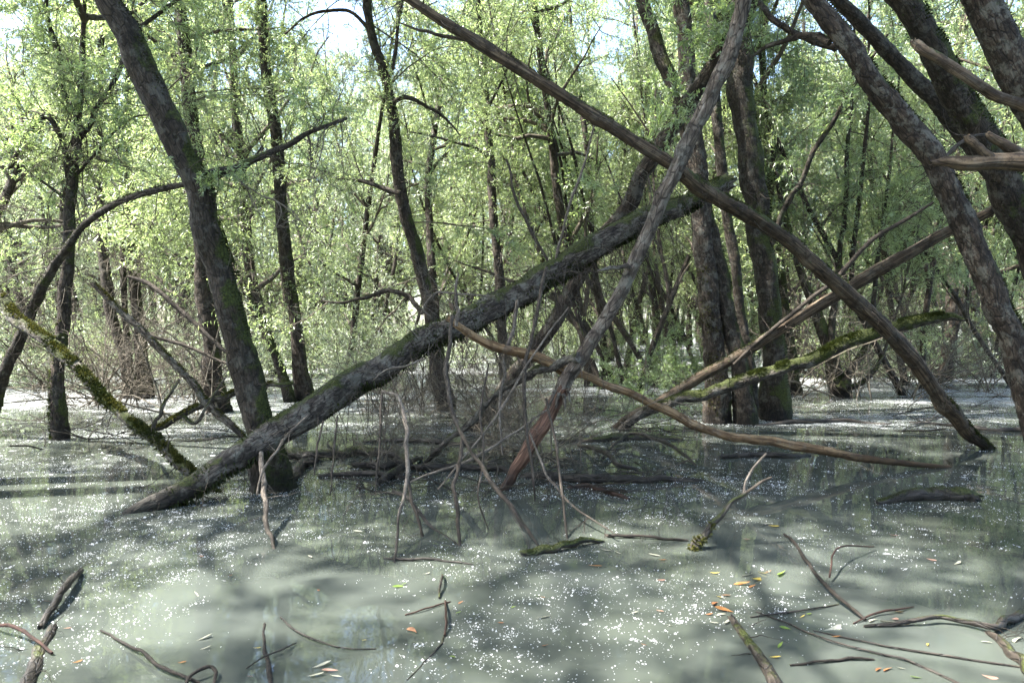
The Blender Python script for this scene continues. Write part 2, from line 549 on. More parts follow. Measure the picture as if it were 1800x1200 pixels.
def water_mat():
    m, t, out = nt('turbid_water')
    geo = N(t, 'ShaderNodeNewGeometry')
    sep = N(t, 'ShaderNodeSeparateXYZ')
    t.links.new(geo.outputs['Position'], sep.inputs[0])
    # fluff mats drifting in bands, closed further out where the water is still
    mp = N(t, 'ShaderNodeMapping')
    mp.inputs['Scale'].default_value = (0.10, 0.42, 1)
    mp.inputs['Rotation'].default_value = (0, 0, 0.08)
    t.links.new(geo.outputs['Position'], mp.inputs[0])
    band = N(t, 'ShaderNodeTexNoise', i_Scale=1.0, i_Detail=5.0, i_Roughness=0.6, i_Distortion=0.6)
    t.links.new(mp.outputs[0], band.inputs['Vector'])
    fine = N(t, 'ShaderNodeTexNoise', i_Scale=34.0, i_Detail=3.0, i_Roughness=0.75)
    t.links.new(geo.outputs['Position'], fine.inputs['Vector'])
    mid = N(t, 'ShaderNodeTexNoise', i_Scale=5.0, i_Detail=4.0)
    t.links.new(geo.outputs['Position'], mid.inputs['Vector'])
    far = N(t, 'ShaderNodeMapRange')
    t.links.new(sep.outputs['Y'], far.inputs[0])
    for i, v in ((1, 4.0), (2, 13.0), (3, -0.26), (4, 0.025)):
        far.inputs[i].default_value = v
    cov = math_(t, 'ADD', far.outputs[0], math_(t, 'MULTIPLY_ADD', band.outputs[0], 0.85, -0.42))
    cov = math_(t, 'ADD', cov, math_(t, 'MULTIPLY_ADD', mid.outputs[0], 0.30, -0.15))
    mask = sstep(t, math_(t, 'ADD', fine.outputs[0], cov), 0.545, 0.60)
    # slightly uneven sediment in the water body
    sed = N(t, 'ShaderNodeTexNoise', i_Scale=0.7, i_Detail=4.0)
    t.links.new(geo.outputs['Position'], sed.inputs['Vector'])
    wc = ramp(t, sed.outputs[0], [(0.3, (0.037, 0.043, 0.034)), (0.7, (0.064, 0.073, 0.065))])
    c = mix(t, mask, wc, (0.30, 0.31, 0.31))
    p = N(t, 'ShaderNodeBsdfPrincipled')
    t.links.new(c, p.inputs['Base Color'])
    r = N(t, 'ShaderNodeMapRange')
    t.links.new(mask, r.inputs[0])
    r.inputs[3].default_value, r.inputs[4].default_value = 0.018, 0.8
    t.links.new(r.outputs[0], p.inputs['Roughness'])
    p.inputs['IOR'].default_value = 1.33
    w1 = N(t, 'ShaderNodeTexNoise', i_Scale=2.2, i_Detail=2.0)
    t.links.new(geo.outputs['Position'], w1.inputs['Vector'])
    w2 = N(t, 'ShaderNodeTexNoise', i_Scale=14.0, i_Detail=2.0)
    t.links.new(geo.outputs['Position'], w2.inputs['Vector'])
    h = math_(t, 'MULTIPLY_ADD', w2.outputs[0], 0.10, w1.outputs[0])
    h = math_(t, 'MULTIPLY_ADD', mask, 0.15, h)
    b = N(t, 'ShaderNodeBump', i_Strength=0.09, i_Distance=0.02)
    t.links.new(h, b.inputs['Height'])
    t.links.new(b.outputs[0], p.inputs['Normal'])
    t.links.new(p.outputs[0], out.inputs[0])
    return m


M['water'] = water_mat()

# ------------------------------------------------------------------ the flooded ground
mb = MB()
g = np.concatenate([np.linspace(-600, -60, 6), np.linspace(-50, 50, 11), np.linspace(60, 600, 6)])
gx, gy = np.meshgrid(g, g)
V = np.stack([gx.ravel(), gy.ravel() + 20, np.zeros(gx.size)], -1)
n = len(g)
i, j = np.meshgrid(np.arange(n - 1), np.arange(n - 1), indexing='ij')
F = np.stack([i * n + j, i * n + j + 1, (i + 1) * n + j + 1, (i + 1) * n + j], -1).reshape(-1, 4)
mb.add(V, F)
tag(link('water', mb.mesh('water', M['water'])), kind='structure')
# ------------------------------------------------------------------ builders for trees, logs and sticks
def px_path(nodes, Y0=None, Y1=None):
    """photograph pixels (x, y, width) -> points and radii; None: the node stands on the water"""
    a = np.asarray(nodes, float)
    Y0 = ydep(a[0, 1]) if Y0 is None else Y0
    Y1 = ydep(a[-1, 1]) if Y1 is None else Y1
    s = np.concatenate([[0], np.cumsum(np.hypot(*np.diff(a[:, :2], axis=0).T))])
    Y = Y0 + (Y1 - Y0) * s / s[-1]
    P = np.array([at(x, y, d) for (x, y, _), d in zip(a, Y)])
    t = np.gradient(a[:, :2], axis=0)
    th = np.arctan2(t[:, 1], t[:, 0])
    return P, a[:, 2] * (0.85 - 0.12 * np.abs(np.sin(2 * th))) * 0.5 * Y / FPX


def extend(P, R, sink='', ext=0.0, up=0.5):
    if 'a' in sink:
        d = unit(P[0] - P[1])
        d = unit(d + np.array([0, 0, -0.25]))
        L = (P[0, 2] + 0.35) / max(0.15, -d[2])
        P = np.vstack([P[0] + d * min(L, 1.6), P])
        R = np.concatenate([[R[0] * 1.05], R])
    if 'b' in sink:
        d = unit(P[-1] - P[-2])
        d = unit(d + np.array([0, 0, -0.25]))
        L = (P[-1, 2] + 0.3) / max(0.15, -d[2])
        P = np.vstack([P, P[-1] + d * min(L, 1.6)])
        R = np.concatenate([R, [R[-1]]])
    if ext:
        d = unit(P[-1] - P[-2])
        q, r = [P[-1]], [R[-1]]
        n = max(2, int(ext / 0.8))
        for i in range(n):
            d = unit(d + np.array([0, 0, up / n]))
            q.append(q[-1] + d * ext / n)
            r.append(R[-1] * (1 - 0.55 * (i + 1) / n))
        P = np.vstack([P, q[1:]])
        R = np.concatenate([R, r[1:]])
    return P, R


def fine(P, R, step=None):
    step = step or max(0.012, float(np.median(R)) * 0.24)
    Q = catmull(np.column_stack([P, R]), step)
    return Q[:, :3], np.maximum(Q[:, 3], 0.0015)


SEED = [11]


def seed():
    SEED[0] += 1
    return SEED[0]


def stem_mesh(name, P, R, mat, origin, k=20, moss=0.0, rough=0.10, furrow=0.10, jag=(0, 0), lump=0.3, wob=0.0, step=None):
    Pf, Rf = fine(P, R, step)
    if wob:
        sd = seed()
        s = np.linspace(0, 1, len(Pf)) * len(P) * 1.7
        Pf = Pf + np.stack([vnoise(np.stack([s, s * 0 + q, s * 0], -1), sd) for q in (0.5, 7.5, 15.5)], -1) * Rf[:, None] * wob
    mb = MB()
    ms = moss
    if np.ndim(moss):
        ms = np.interp(np.linspace(0, 1, len(Pf)), np.linspace(0, 1, len(moss)), moss)
    sweep(mb, Pf, Rf, k, rough, furrow, seed(), ms, jag, lump)
    return mb.mesh(name, mat, origin), Pf, Rf


class Thing:
    def __init__(s, root, loc, P, R):
        s.root, s.loc, s.P, s.R = root, np.array(loc), P, R


def tree(label, nodes, Y0=None, Y1=None, mat='bark', sink='a', ext=3.0, up=0.8, k=22, moss=0.0, group=None, name='willow_tree', lump=0.35, flare=0.25):
    P, R = px_path(nodes, Y0, Y1)
    if flare:
        R = R.copy()
        R[0] *= 1 + flare
    P, R = extend(P, R, sink, ext, up)
    loc = (P[0, 0], P[0, 1], 0.0) if sink else tuple(P[0])
    root = tag(empty(name, loc), label, 'tree', group)
    me, Pf, Rf = stem_mesh('trunk', P, R, M[mat], loc, k, moss, lump=lump, wob=0.35)
    link('trunk', me, root)
    return Thing(root, loc, Pf, Rf)


def branch(h, nodes, Y0, Y1, mat='bark', name='branch', k=12, moss=0.0, jag=(0, 0), wob=0.8, sink='', ext=0):
    P, R = px_path(nodes, Y0, Y1)
    P, R = extend(P, R, sink, ext, 0.6)
    me, Pf, Rf = stem_mesh(name, P, R, M[mat], h.loc, k, moss, jag=jag, wob=wob)
    o = link(name, me, h.root)
    return Thing(o, h.loc, Pf, Rf)


def log(label, nodes, Y0=None, Y1=None, mat='log', sink='', k=20, moss=0.0, jag=(0, 0), name='fallen_log', cat='log', group=None, wob=0.5, lump=0.35, furrow=0.1):
    P, R = px_path(nodes, Y0, Y1)
    P, R = extend(P, R, sink)
    loc = tuple(P[0]) if 'a' not in sink else (P[1, 0], P[1, 1], 0.0)
    me, Pf, Rf = stem_mesh(name, P, R, M[mat], loc, k, moss, jag=jag, wob=wob, lump=lump, furrow=furrow)
    o = tag(link(name, me, None, loc), label, cat, group)
    return Thing(o, loc, Pf, Rf)


def pick(h, n, lo=0.0, hi=1.0):
    i = (rng.uniform(lo, hi, n) * (len(h.P) - 2)).astype(int)
    return i, h.P[i], unit(h.P[i + 1] - h.P[i]), h.R[i]


def tufts(h, n, lo=0.0, hi=1.0, direc=(0, 0, 1), size=0.018, tight=1.2, mat='moss', name='moss', fall=0.0):
    """moss standing on the bark: little blades on the side that faces DIREC, in cushions"""
    i, A, T, R = pick(h, n, lo, hi)
    d = unit(np.asarray(direc, float) * tight + rng.normal(0, 0.55, (n, 3)))
    d = unit(d - T * np.sum(d * T, 1, keepdims=True))
    keep = vnoise(np.concatenate([A + d * R[:, None]]) * 7.0, seed()) > -0.15
    A, d, R, T = A[keep], d[keep], R[keep], T[keep]
    n = len(A)
    if n == 0:
        return
    base = A + d * R[:, None] * 0.97
    g = unit(d + rng.normal(0, 0.6, (n, 3)) + np.array([0, 0, -fall]))
    w = unit(np.cross(g, rng.normal(0, 1, (n, 3))))
    L = size * rng.uniform(0.5, 1.5, n)[:, None]
    V = np.stack([base - w * L * 0.30, base + w * L * 0.30, base + g * L], 1)
    F = np.arange(n * 3).reshape(n, 3)
    mb = MB()
    mb.add(V, F)
    tag(link(name, mb.mesh(name, M[mat], h.loc, False), h.root), kind='stuff')


def twiglets(h, n, L, lo=0.1, hi=1.0, r=0.005, mat='twig', name='twigs', curl=0.25, bias=-0.03, sub=3, direc=(0, 0, 0), k=4):
    """thin dead twigs growing from the stem"""
    i, A, T, R = pick(h, n, lo, hi)
    D = unit(rng.normal(0, 1, (n, 3)) + np.asarray(direc, float))
    D = unit(D - T * np.sum(D * T, 1, keepdims=True) * 0.7)
    A = A + D * R[:, None] * 0.6
    mb = MB()
    P = wander(A, D, L * rng.uniform(0.4, 1.2, n), 8, curl, bias)
    tubes(mb, P, r * rng.uniform(0.7, 1.3, (n, 1)) * np.linspace(1, 0.35, 8), k)
    if sub:
        a, d, _ = spawn(P, sub, 0.2, 0.95, 0.8, 0.7)
        Q = wander(a, d, L * 0.4 * rng.uniform(0.4, 1.2, len(a)), 5, curl, bias)
        tubes(mb, Q, r * 0.5 * np.linspace(1, 0.4, 5)[None].repeat(len(a), 0), 3)
    tag(link(name, mb.mesh(name, M[mat], h.loc), h.root), kind='stuff')


# leafy and bare boughs, shared by every tree that carries them
def make_spray(sd, L=1.0, lsize=0.085, lwid=0.016, subs=9, tw=3, per=16, mat='leaf_near'):
    r = np.random.default_rng(sd)
    a, f = MB(), MB()
    P = wander([[0, 0, 0]], [[1, 0, 0.25]], [L], 8, 0.12, -0.03, r)
    tubes(a, P, 0.007 * L * np.linspace(1, 0.3, 8)[None], 5)
    s, d, _ = spawn(P, subs, 0.15, 1.0, 0.6, 0.8, r)
    Q = wander(s, d, L * 0.42 * r.uniform(0.5, 1.2, len(s)), 6, 0.15, -0.05, r)
    tubes(a, Q, 0.003 * L * np.linspace(1, 0.4, 6)[None].repeat(len(s), 0), 3)
    s, d, _ = spawn(Q, tw, 0.2, 1.0, 0.5, 0.9, r)
    Z = wander(s, d, L * 0.22 * r.uniform(0.5, 1.2, len(s)), 4, 0.15, -0.08, r)
    tubes(a, Z, 0.0016 * np.linspace(1, 0.5, 4)[None].repeat(len(s), 0), 3)
    leaves(f, Z, per // 2, lsize, lwid, 0.5, r)
    leaves(f, Q, per, lsize, lwid, 0.5, r)
    return a.mesh('leafy_bough', M['limb']), f.mesh('foliage', M[mat], smooth=False)


def make_bare(sd, L=1.2):
    r = np.random.default_rng(sd)
    a = MB()
    P = wander([[0, 0, 0]], [[1, 0, 0.1]], [L], 10, 0.16, -0.02, r)
    tubes(a, P, 0.009 * np.linspace(1, 0.3, 10)[None], 5)
    s, d, _ = spawn(P, 12, 0.1, 1.0, 0.8, 0.6, r)
    Q = wander(s, d, L * 0.5 * r.uniform(0.4, 1.2, len(s)), 8, 0.22, -0.02, r)
    tubes(a, Q, 0.004 * np.linspace(1, 0.4, 8)[None].repeat(len(s), 0), 4)
    s, d, _ = spawn(Q, 5, 0.1, 1.0, 0.8, 0.6, r)
    Z = wander(s, d, L * 0.2 * r.uniform(0.4, 1.2, len(s)), 5, 0.25, -0.03, r)
    tubes(a, Z, 0.0022 * np.linspace(1, 0.5, 5)[None].repeat(len(s), 0), 3)
    return a.mesh('bare_bough', M['brush'])


SPRAY = [make_spray(100 + i) for i in range(5)]
SPRAYG = [make_spray(120 + i, 1.3, 0.07, 0.013, 12, 4, 18, 'leaf') for i in range(4)]
BARE = [make_bare(140 + i) for i in range(4)]


def put(me, name, h, loc, dirv, size, roll=None, parent=None):
    o = link(name, me, parent or h.root)
    x = Vector(dirv).normalized()
    q = x.to_track_quat('X', 'Z')
    o.rotation_mode = 'QUATERNION'
    o.rotation_quaternion = q @ Euler((random.uniform(-.6, .6) if roll is None else roll, 0, 0)).to_quaternion()
    o.location = Vector(loc) - Vector(h.loc)
    o.scale = (size,) * 3
    return o


def sprays(h, n, lo=0.2, hi=1.0, size=(0.7, 1.2), lib=None, direc=(0, 0, 0.2), of=None, spread=1.0):
    src = of or h
    i, A, T, R = pick(src, n, lo, hi)
    lib = lib or SPRAY
    for p, tt in zip(A, T):
        d = unit(rng.normal(0, spread, 3) + np.asarray(direc) + tt * 0.4)
        a, f = random.choice(lib)
        sz = random.uniform(*size)
        o = put(a, 'leafy_bough', h, p, d, sz)
        link('foliage', f, o)['kind'] = 'stuff'
        break_ = None


def bares(h, n, lo=0.1, hi=1.0, size=(0.6, 1.3), direc=(0, 0, 0), of=None):
    src = of or h
    i, A, T, R = pick(src, n, lo, hi)
    for p, tt in zip(A, T):
        d = unit(rng.normal(0, 1, 3) + np.asarray(direc))
        put(random.choice(BARE), 'bare_bough', h, p, d, random.uniform(*size))


# whole trees of the stand, and loose crowns for the trees whose heads are above the picture
def make_crown(sd, H, base, spread, limbs, lsize, lwid, per, mat, droop=0.4, trunk_P=None, r0=0.15, bareness=0.0):
    """limbs, twigs and leaves along a trunk path; returns (branchwork, foliage)"""
    r = np.random.default_rng(sd)
    a, f = MB(), MB()
    P = trunk_P[None]
    s, d, t = spawn(P, limbs, base, 1.0, 1.0, 0.0, r)
    az = np.arange(limbs) * 2.4 + r.uniform(0, 6)
    el = r.uniform(0.1, 1.0, limbs)
    d = np.stack([np.cos(az) * np.cos(el), np.sin(az) * np.cos(el), np.sin(el)], -1)
    L = spread * (1.05 - 0.55 * t) * r.uniform(0.7, 1.25, limbs)
    Lm = wander(s, d, L, 9, 0.16, 0.02, r)
    tubes(a, Lm, (r0 * (0.50 - 0.34 * t))[:, None] * np.linspace(1, 0.22, 9), 6)
    s, d, _ = spawn(Lm, 8, 0.15, 1.0, 0.9, 0.6, r)
    Sb = wander(s, d, spread * 0.34 * r.uniform(0.5, 1.2, len(s)), 7, 0.18, -0.02, r)
    tubes(a, Sb, r0 * 0.075 * np.linspace(1, 0.35, 7)[None].repeat(len(s), 0), 4)
    s, d, _ = spawn(Sb, 8, 0.1, 1.0, 0.7, 0.6, r)
    Tw = wander(s, d, 0.55 * r.uniform(0.5, 1.3, len(s)), 5, 0.2, -0.10 * droop, r)
    tubes(a, Tw, 0.004 * np.linspace(1, 0.5, 5)[None].repeat(len(s), 0), 3)
    keep = r.random(len(Tw)) > bareness
    leaves(f, Tw[keep], per, lsize, lwid, droop, r, 0.0)
    leaves(f, Sb, per, lsize, lwid, droop, r, 0.2)
    return a.mesh('branchwork', M['limb']), f.mesh('foliage', M[mat], smooth=False)


def make_tree(sd, H, r0, spread, limbs, base, lsize, lwid, per, mat, fork=False, droop=0.4):
    r = np.random.default_rng(sd)
    P = wander([[0, 0, -0.3]], [[r.uniform(-.1, .1), r.uniform(-.1, .1), 1]], [H], 14, 0.07, 0.03, r)[0]
    R = r0 * np.linspace(1.0, 0.22, 14)
    R[0] *= 1.35
    mb = MB()
    Pf, Rf = fine(P, R, 0.12)
    sweep(mb, Pf, Rf, 12, 0.12, 0.12, sd, 0.15 - 0.35 * np.clip(Pf[:, 2] / 4, 0, 1), lump=0.3)
    if fork:
        A = P[3]
        d = np.array([r.choice([-1, 1]) * 0.35, r.uniform(-.2, .2), 1.0])
        Q = wander([A], [d], [H * 0.55], 10, 0.06, 0.02, r)[0]
        Qf, Sf = fine(Q, r0 * 0.7 * np.linspace(1, 0.25, 10), 0.12)
        sweep(mb, Qf, Sf, 10, 0.12, 0.12, sd + 1, -0.1, lump=0.3)
    br, fo = make_crown(sd + 500, H, base, spread, limbs, lsize, lwid, per, mat, droop, P, r0)
    return mb.mesh('trunk', M['bark_far']), br, fo


TREES = [
    make_tree(309, 10, 0.075, 1.8, 15, 0.22, 0.095, 0.02, 13, 'leaf', True),
    make_tree(301, 12, 0.17, 3.6, 19, 0.12, 0.10, 0.021, 13, 'leaf'),
    make_tree(302, 13, 0.15, 3.2, 20, 0.15, 0.10, 0.021, 13, 'leaf', True),
    make_tree(303, 11, 0.13, 3.0, 18, 0.10, 0.095, 0.02, 13, 'leaf_grey'),
    make_tree(304, 14, 0.20, 4.0, 20, 0.17, 0.105, 0.022, 13, 'leaf', True),
    make_tree(305, 10, 0.11, 2.6, 18, 0.08, 0.095, 0.02, 13, 'leaf_grey'),
    make_tree(306, 12, 0.16, 3.4, 19, 0.13, 0.10, 0.021, 13, 'leaf_near'),
    make_tree(307, 13, 0.12, 2.8, 18, 0.16, 0.10, 0.021, 13, 'leaf'),
    make_tree(308, 14, 0.19, 4.2, 24, 0.36, 0.10, 0.023, 22, 'leaf'),
]


def loose_crown(sd, H=5.0, spread=3.0, limbs=15, per=20, mat='leaf'):
    r = np.random.default_rng(sd)
    P = wander([[0, 0, 0]], [[0, 0, 1]], [H], 9, 0.1, 0.03, r)[0]
    br, fo = make_crown(sd, H, 0.0, spread, limbs, 0.105, 0.022, per, mat, 0.4, P, 0.13)
    return br, fo


CROWNS = [loose_crown(401), loose_crown(402, 6, 3.4), loose_crown(403, 5, 3.0)]


def crown(h, which=0, size=1.0, at_end=True, rz=None):
    br, fo = CROWNS[which]
    p = h.P[-1] - np.array([0, 0, 1.0]) * size
    for me, nm in ((br, 'branchwork'), (fo, 'foliage')):
        o = link(nm, me, h.root)
        o['kind'] = 'stuff'
        o.location = Vector(p) - Vector(h.loc)
        o.scale = (size,) * 3
        if nm == 'branchwork':
            ang = random.uniform(0, 6.28) if rz is None else rz
        o.rotation_euler = (0, 0, ang)


# bushes standing in the water
def make_shrub(sd, H, stems, leafy, mat='leaf_grey', lean=0.6, per=10):
    r = np.random.default_rng(sd)
    a, f = MB(), MB()
    A = np.zeros((stems, 3))
    A[:, :2] = r.normal(0, 0.18, (stems, 2))
    A[:, 2] = -0.1
    D = np.concatenate([r.normal(0, lean, (stems, 2)), np.ones((stems, 1))], 1)
    P = wander(A, D, H * r.uniform(0.5, 1.15, stems), 10, 0.13, -0.035, r)
    tubes(a, P, r.uniform(0.006, 0.016, (stems, 1)) * np.linspace(1, 0.3, 10), 5)
    s, d, _ = spawn(P, 8, 0.15, 1.0, 0.8, 0.6, r)
    Q = wander(s, d, H * 0.3 * r.uniform(0.4, 1.3, len(s)), 7, 0.2, -0.03, r)
    tubes(a, Q, 0.0048 * np.linspace(1, 0.4, 7)[None].repeat(len(s), 0), 3)
    s, d, _ = spawn(Q, 5, 0.1, 1.0, 0.8, 0.6, r)
    Z = wander(s, d, H * 0.13 * r.uniform(0.4, 1.3, len(s)), 4, 0.2, -0.03, r)
    tubes(a, Z, 0.003 * np.linspace(1, 0.5, 4)[None].repeat(len(s), 0), 3)
    fm = None
    if leafy:
        leaves(f, Z, per, 0.09, 0.018, 0.3, r)
        leaves(f, Q, per, 0.09, 0.018, 0.3, r)
        fm = f.mesh('foliage', M[mat], smooth=False)
    return a.mesh('stems', M['limb'] if leafy else M['brush']), fm


SHRUB_BARE = [make_shrub(601 + i, 2.6, 12, False) for i in range(4)]
SHRUB_LEAF = [make_shrub(621, 2.4, 11, True, 'leaf_grey'), make_shrub(622, 3.0, 12, True, 'leaf'), make_shrub(623, 1.8, 10, True, 'leaf_near')]


def shrub(lib, loc, size, label, group, cat='bush', name='willow_shrub', tint=None):
    a, f = lib
    root = tag(empty(name, loc), label, cat, group)
    root.rotation_euler = (0, 0, random.uniform(0, 6.28))
    root.scale = (size, size, size)
    tag(link('stems', a, root), kind='stuff')
    if f is not None:
        tag(link('foliage', f, root), kind='stuff')
    return root


def stand_tree(k, loc, size, rz, tilt, label, group):
    tr, br, fo = TREES[k]
    root = tag(empty('willow_tree', loc), label, 'tree', group)
    root.rotation_euler = Euler((tilt[0], tilt[1], 0)).to_matrix().to_4x4().to_euler()
    root.scale = (size, size, size * random.uniform(1.0, 1.35))
    root.rotation_euler = (Matrix.Rotation(tilt[1], 3, 'Y') @ Matrix.Rotation(tilt[0], 3, 'X') @ Matrix.Rotation(rz, 3, 'Z')).to_euler()
    link('trunk', tr, root)
    tag(link('branchwork', br, root), kind='stuff')
    tag(link('foliage', fo, root), kind='stuff')
    return root
# ------------------------------------------------------------------ standing trees the photograph lets one tell apart
T1 = tree('thick willow leaning left, rising behind the low end of the big leaning log',
          [(480, 858, 78), (462, 760, 66), (432, 650, 62), (406, 545, 60), (376, 440, 60), (346, 335, 60), (310, 250, 60), (264, 150, 60), (216, 50, 58), (180, -25, 54)],
          None, 5.7, 'bark_moss', ext=4.5, up=0.7, moss=[0.2, 0.12, 0.05, -.1, -.12, -.12, -.12], k=26)
tufts(T1, 5000, 0.0, 0.75, (0.9, -0.1, 0.45), 0.017, 1.3, 'moss_dark')
b = branch(T1, [(345, 312, 20), (400, 300, 20), (480, 268, 15), (545, 232, 11), (610, 208, 7)], 6.05, 6.6, 'bark_moss', moss=.1)
twiglets(b, 22, 0.7, 0.1, 1.0, 0.005, direc=(0.6, 0, 0.1))
bares(T1, 5, 0, 1, (0.6, 1.0), (0.5, 0.3, 0), of=b)
sprays(T1, 3, 0.5, 1, (0.4, .7), of=b)
sprays(T1, 6, 0.30, 0.62, (0.35, 0.6), direc=(0.5, -0.4, 0))
twiglets(T1, 26, 0.8, 0.1, 0.6, 0.004)
crown(T1, 1, 1.3)
crown(T1, 0, 1.2)

T2 = tree('mossy crooked trunk at the left edge arching right behind the leaning willow',
          [(-30, 760, 32), (4, 670, 28), (24, 620, 26), (62, 530, 24), (108, 450, 20), (150, 395, 16), (222, 352, 15), (330, 322, 13), (420, 300, 8)],
          9.4, 7.2, 'bark_moss', ext=0.4, moss=0.15, k=18)
tufts(T2, 2500, 0.1, 0.9, (-.2, -.3, 0.9), 0.02, 0.9, 'moss_dark')
twiglets(T2, 26, 0.8, 0.3, 1.0, 0.005)

T3 = tree('slim dark trunk standing in the water at far left, forking into three above',
          [(100, 772, 30), (103, 650, 27), (115, 520, 26), (121, 400, 23), (130, 290, 21), (139, 200, 16), (143, 140, 13)],
          None, 9.2, 'bark_far', ext=1.4, moss=0.1, k=18, lump=.2)
for nd in ([(133, 255, 15), (166, 205, 12), (205, 130, 11), (240, 60, 10), (322, -12, 8)],
           [(126, 330, 15), (108, 250, 12), (84, 205, 12), (50, 232, 11), (14, 300, 9)],
           [(136, 210, 11), (112, 160, 11), (104, 95, 10), (85, 40, 9), (80, -12, 7)],
           [(128, 315, 8), (160, 280, 6), (220, 215, 5), (275, 200, 3)],
           [(126, 355, 8), (90, 330, 7), (40, 290, 5), (0, 240, 4)]):
    b = branch(T3, nd, 9.2, 9.0, 'bark_far')
    twiglets(b, 14, 0.8, 0.1, 1.0, 0.005)
    bares(T3, 3, 0.1, 1, (0.5, 1.0), of=b)
    sprays(T3, 9, 0.2, 1.0, (0.6, 1.1), SPRAY + SPRAYG, of=b)
bares(T3, 16, 0.40, 0.8, (0.8, 1.4), (-.9, -.1, -0.1))
tufts(T3, 1200, 0.0, 0.3, (-1, -.4, 0.1), 0.03, 0.8, 'moss')
crown(T3, 0, 0.8)

mids = [
    ('straight slender trunk, left one of the close pair beyond the mossy sloping log', [(229, 700, 26), (215, 620, 22), (195, 540, 22), (180, 440, 21), (175, 350, 18), (172, 240, 15), (178, 120, 12), (180, 20, 10)], None, 14.6, 0.05),
    ('slender trunk, right one of the close pair beyond the mossy sloping log', [(255, 699, 30), (247, 600, 24), (238, 480, 23), (232, 380, 21), (224, 280, 17), (226, 150, 13), (220, 20, 9)], None, 14.8, 0.1),
    ('thin pole-like trunk squeezed between the close pair of trunks at left', [(240, 702, 14), (226, 620, 13), (218, 520, 12), (217, 430, 11), (210, 300, 8)], None, 15.2, 0.0),
    ('broad upright trunk half hidden behind the thick leaning willow', [(380, 724, 42), (372, 620, 37), (358, 500, 37), (350, 400, 35), (340, 250, 32), (330, 130, 28), (318, 20, 25), (312, -30, 24)], None, 11.6, 0.08),
    ('thin mossy trunk slanting left, between the leaning willow and an upright trunk', [(511, 706, 24), (490, 640, 21), (455, 560, 20), (420, 490, 19), (394, 430, 17), (370, 340, 12)], None, 13.4, 0.25),
    ('upright trunk with flared foot right of the thin slanting mossy one', [(538, 703, 36), (526, 600, 29), (508, 480, 27), (495, 370, 26), (487, 250, 24), (470, 150, 23), (463, 50, 22), (458, -30, 20)], None, 13.8, 0.08),
    ('curving trunk in the middle, rising above the leaning log with arched boughs', [(782, 720, 36), (764, 600, 32), (744, 490, 30), (715, 380, 28), (700, 300, 26), (690, 200, 24), (672, 120, 22), (655, 60, 20), (643, -30, 18)], None, 10.8, 0.08),
    ('thin trunk with gnarled side boughs, seen above the middle of the log', [(893, 690, 24), (884, 600, 21), (879, 500, 20), (868, 400, 19), (862, 280, 17), (855, 180, 15), (846, 80, 12), (840, -20, 10)], None, 15.0, 0.05),
    ('dark mossy trunk close behind the thickest mossy trunk at right', [(1398, 692, 28), (1386, 600, 24), (1372, 500, 22), (1360, 400, 20), (1345, 250, 17), (1340, 100, 13)], None, 15.0, 0.3),
    ('mossy stump-like willow splitting into several stems on the right', [(1478, 698, 40), (1470, 650, 34), (1450, 590, 28), (1425, 520, 20), (1395, 440, 16), (1370, 330, 12)], None, 14.4, 0.25),
    ('trunk with a mossy bulging foot at the far right water edge', [(1706, 640, 28), (1712, 590, 20), (1712, 500, 17), (1716, 400, 16), (1712, 280, 14), (1706, 120, 11)], None, 27.0, 0.2),
    ('thin upright trunk beside the bulging one at the far right', [(1729, 636, 13), (1730, 560, 11), (1735, 450, 11), (1741, 300, 9), (1748, 150, 7)], None, 28.0, 0.0),
    ('short dark trunk standing alone left of the far right pair', [(1640, 634, 13), (1640, 560, 11), (1637, 470, 11), (1630, 300, 9), (1622, 150, 7)], None, 28.0, 0.0),
    ('straight trunk at centre right behind the grey leaning trunk', [(1062, 660, 18), (1060, 590, 16), (1048, 500, 15), (1040, 400, 14), (1030, 250, 12), (1010, 100, 9)], None, 21.0, 0.0),
]
TM = []
for lab, nd, Y0, Y1, ms in mids:
    h = tree(lab, nd, Y0, Y1, 'bark_far' if ms < .2 else 'bark_moss', ext=3.0, moss=ms, k=16, lump=.3)
    TM.append(h)
    sprays(h, 20, 0.3, 0.98, (0.9, 1.8), SPRAYG)
    bares(h, 3, 0.15, 0.6, (0.7, 1.3))
    twiglets(h, 30, 1.0, 0.1, 0.9, 0.005, 'brush' if 0 else 'twig')
    crown(h, random.randrange(3), random.uniform(0.75, 1.0))
h = TM[6]
for nd in ([(744, 548, 14), (715, 520, 12), (680, 512, 11), (640, 522, 9), (600, 532, 6), (560, 528, 3)],
           [(704, 342, 13), (665, 328, 11), (630, 318, 9), (590, 310, 6)],
           [(690, 180, 11), (720, 172, 9), (755, 190, 8), (790, 215, 6), (808, 238, 3)],
           [(668, 110, 12), (650, 55, 9), (610, 20, 8), (540, 30, 6), (500, 60, 4)],
           [(680, 150, 10), (695, 90, 8), (700, 40, 7), (712, -20, 6)]):
    b = branch(h, nd, 11, 11.2, 'bark_far')
    twiglets(b, 10, 0.6, 0.1, 1.0, 0.005)
    sprays(h, 4, 0.2, 1.0, (0.6, 1.2), SPRAYG, of=b)
h = TM[7]
for nd in ([(860, 278, 10), (838, 262, 8), (800, 250, 7), (760, 240, 5), (722, 232, 3)],
           [(856, 190, 8), (880, 150, 6), (900, 90, 5)]):
    branch(h, nd, 14.8, 14.5, 'bark_far')
h = TM[9]
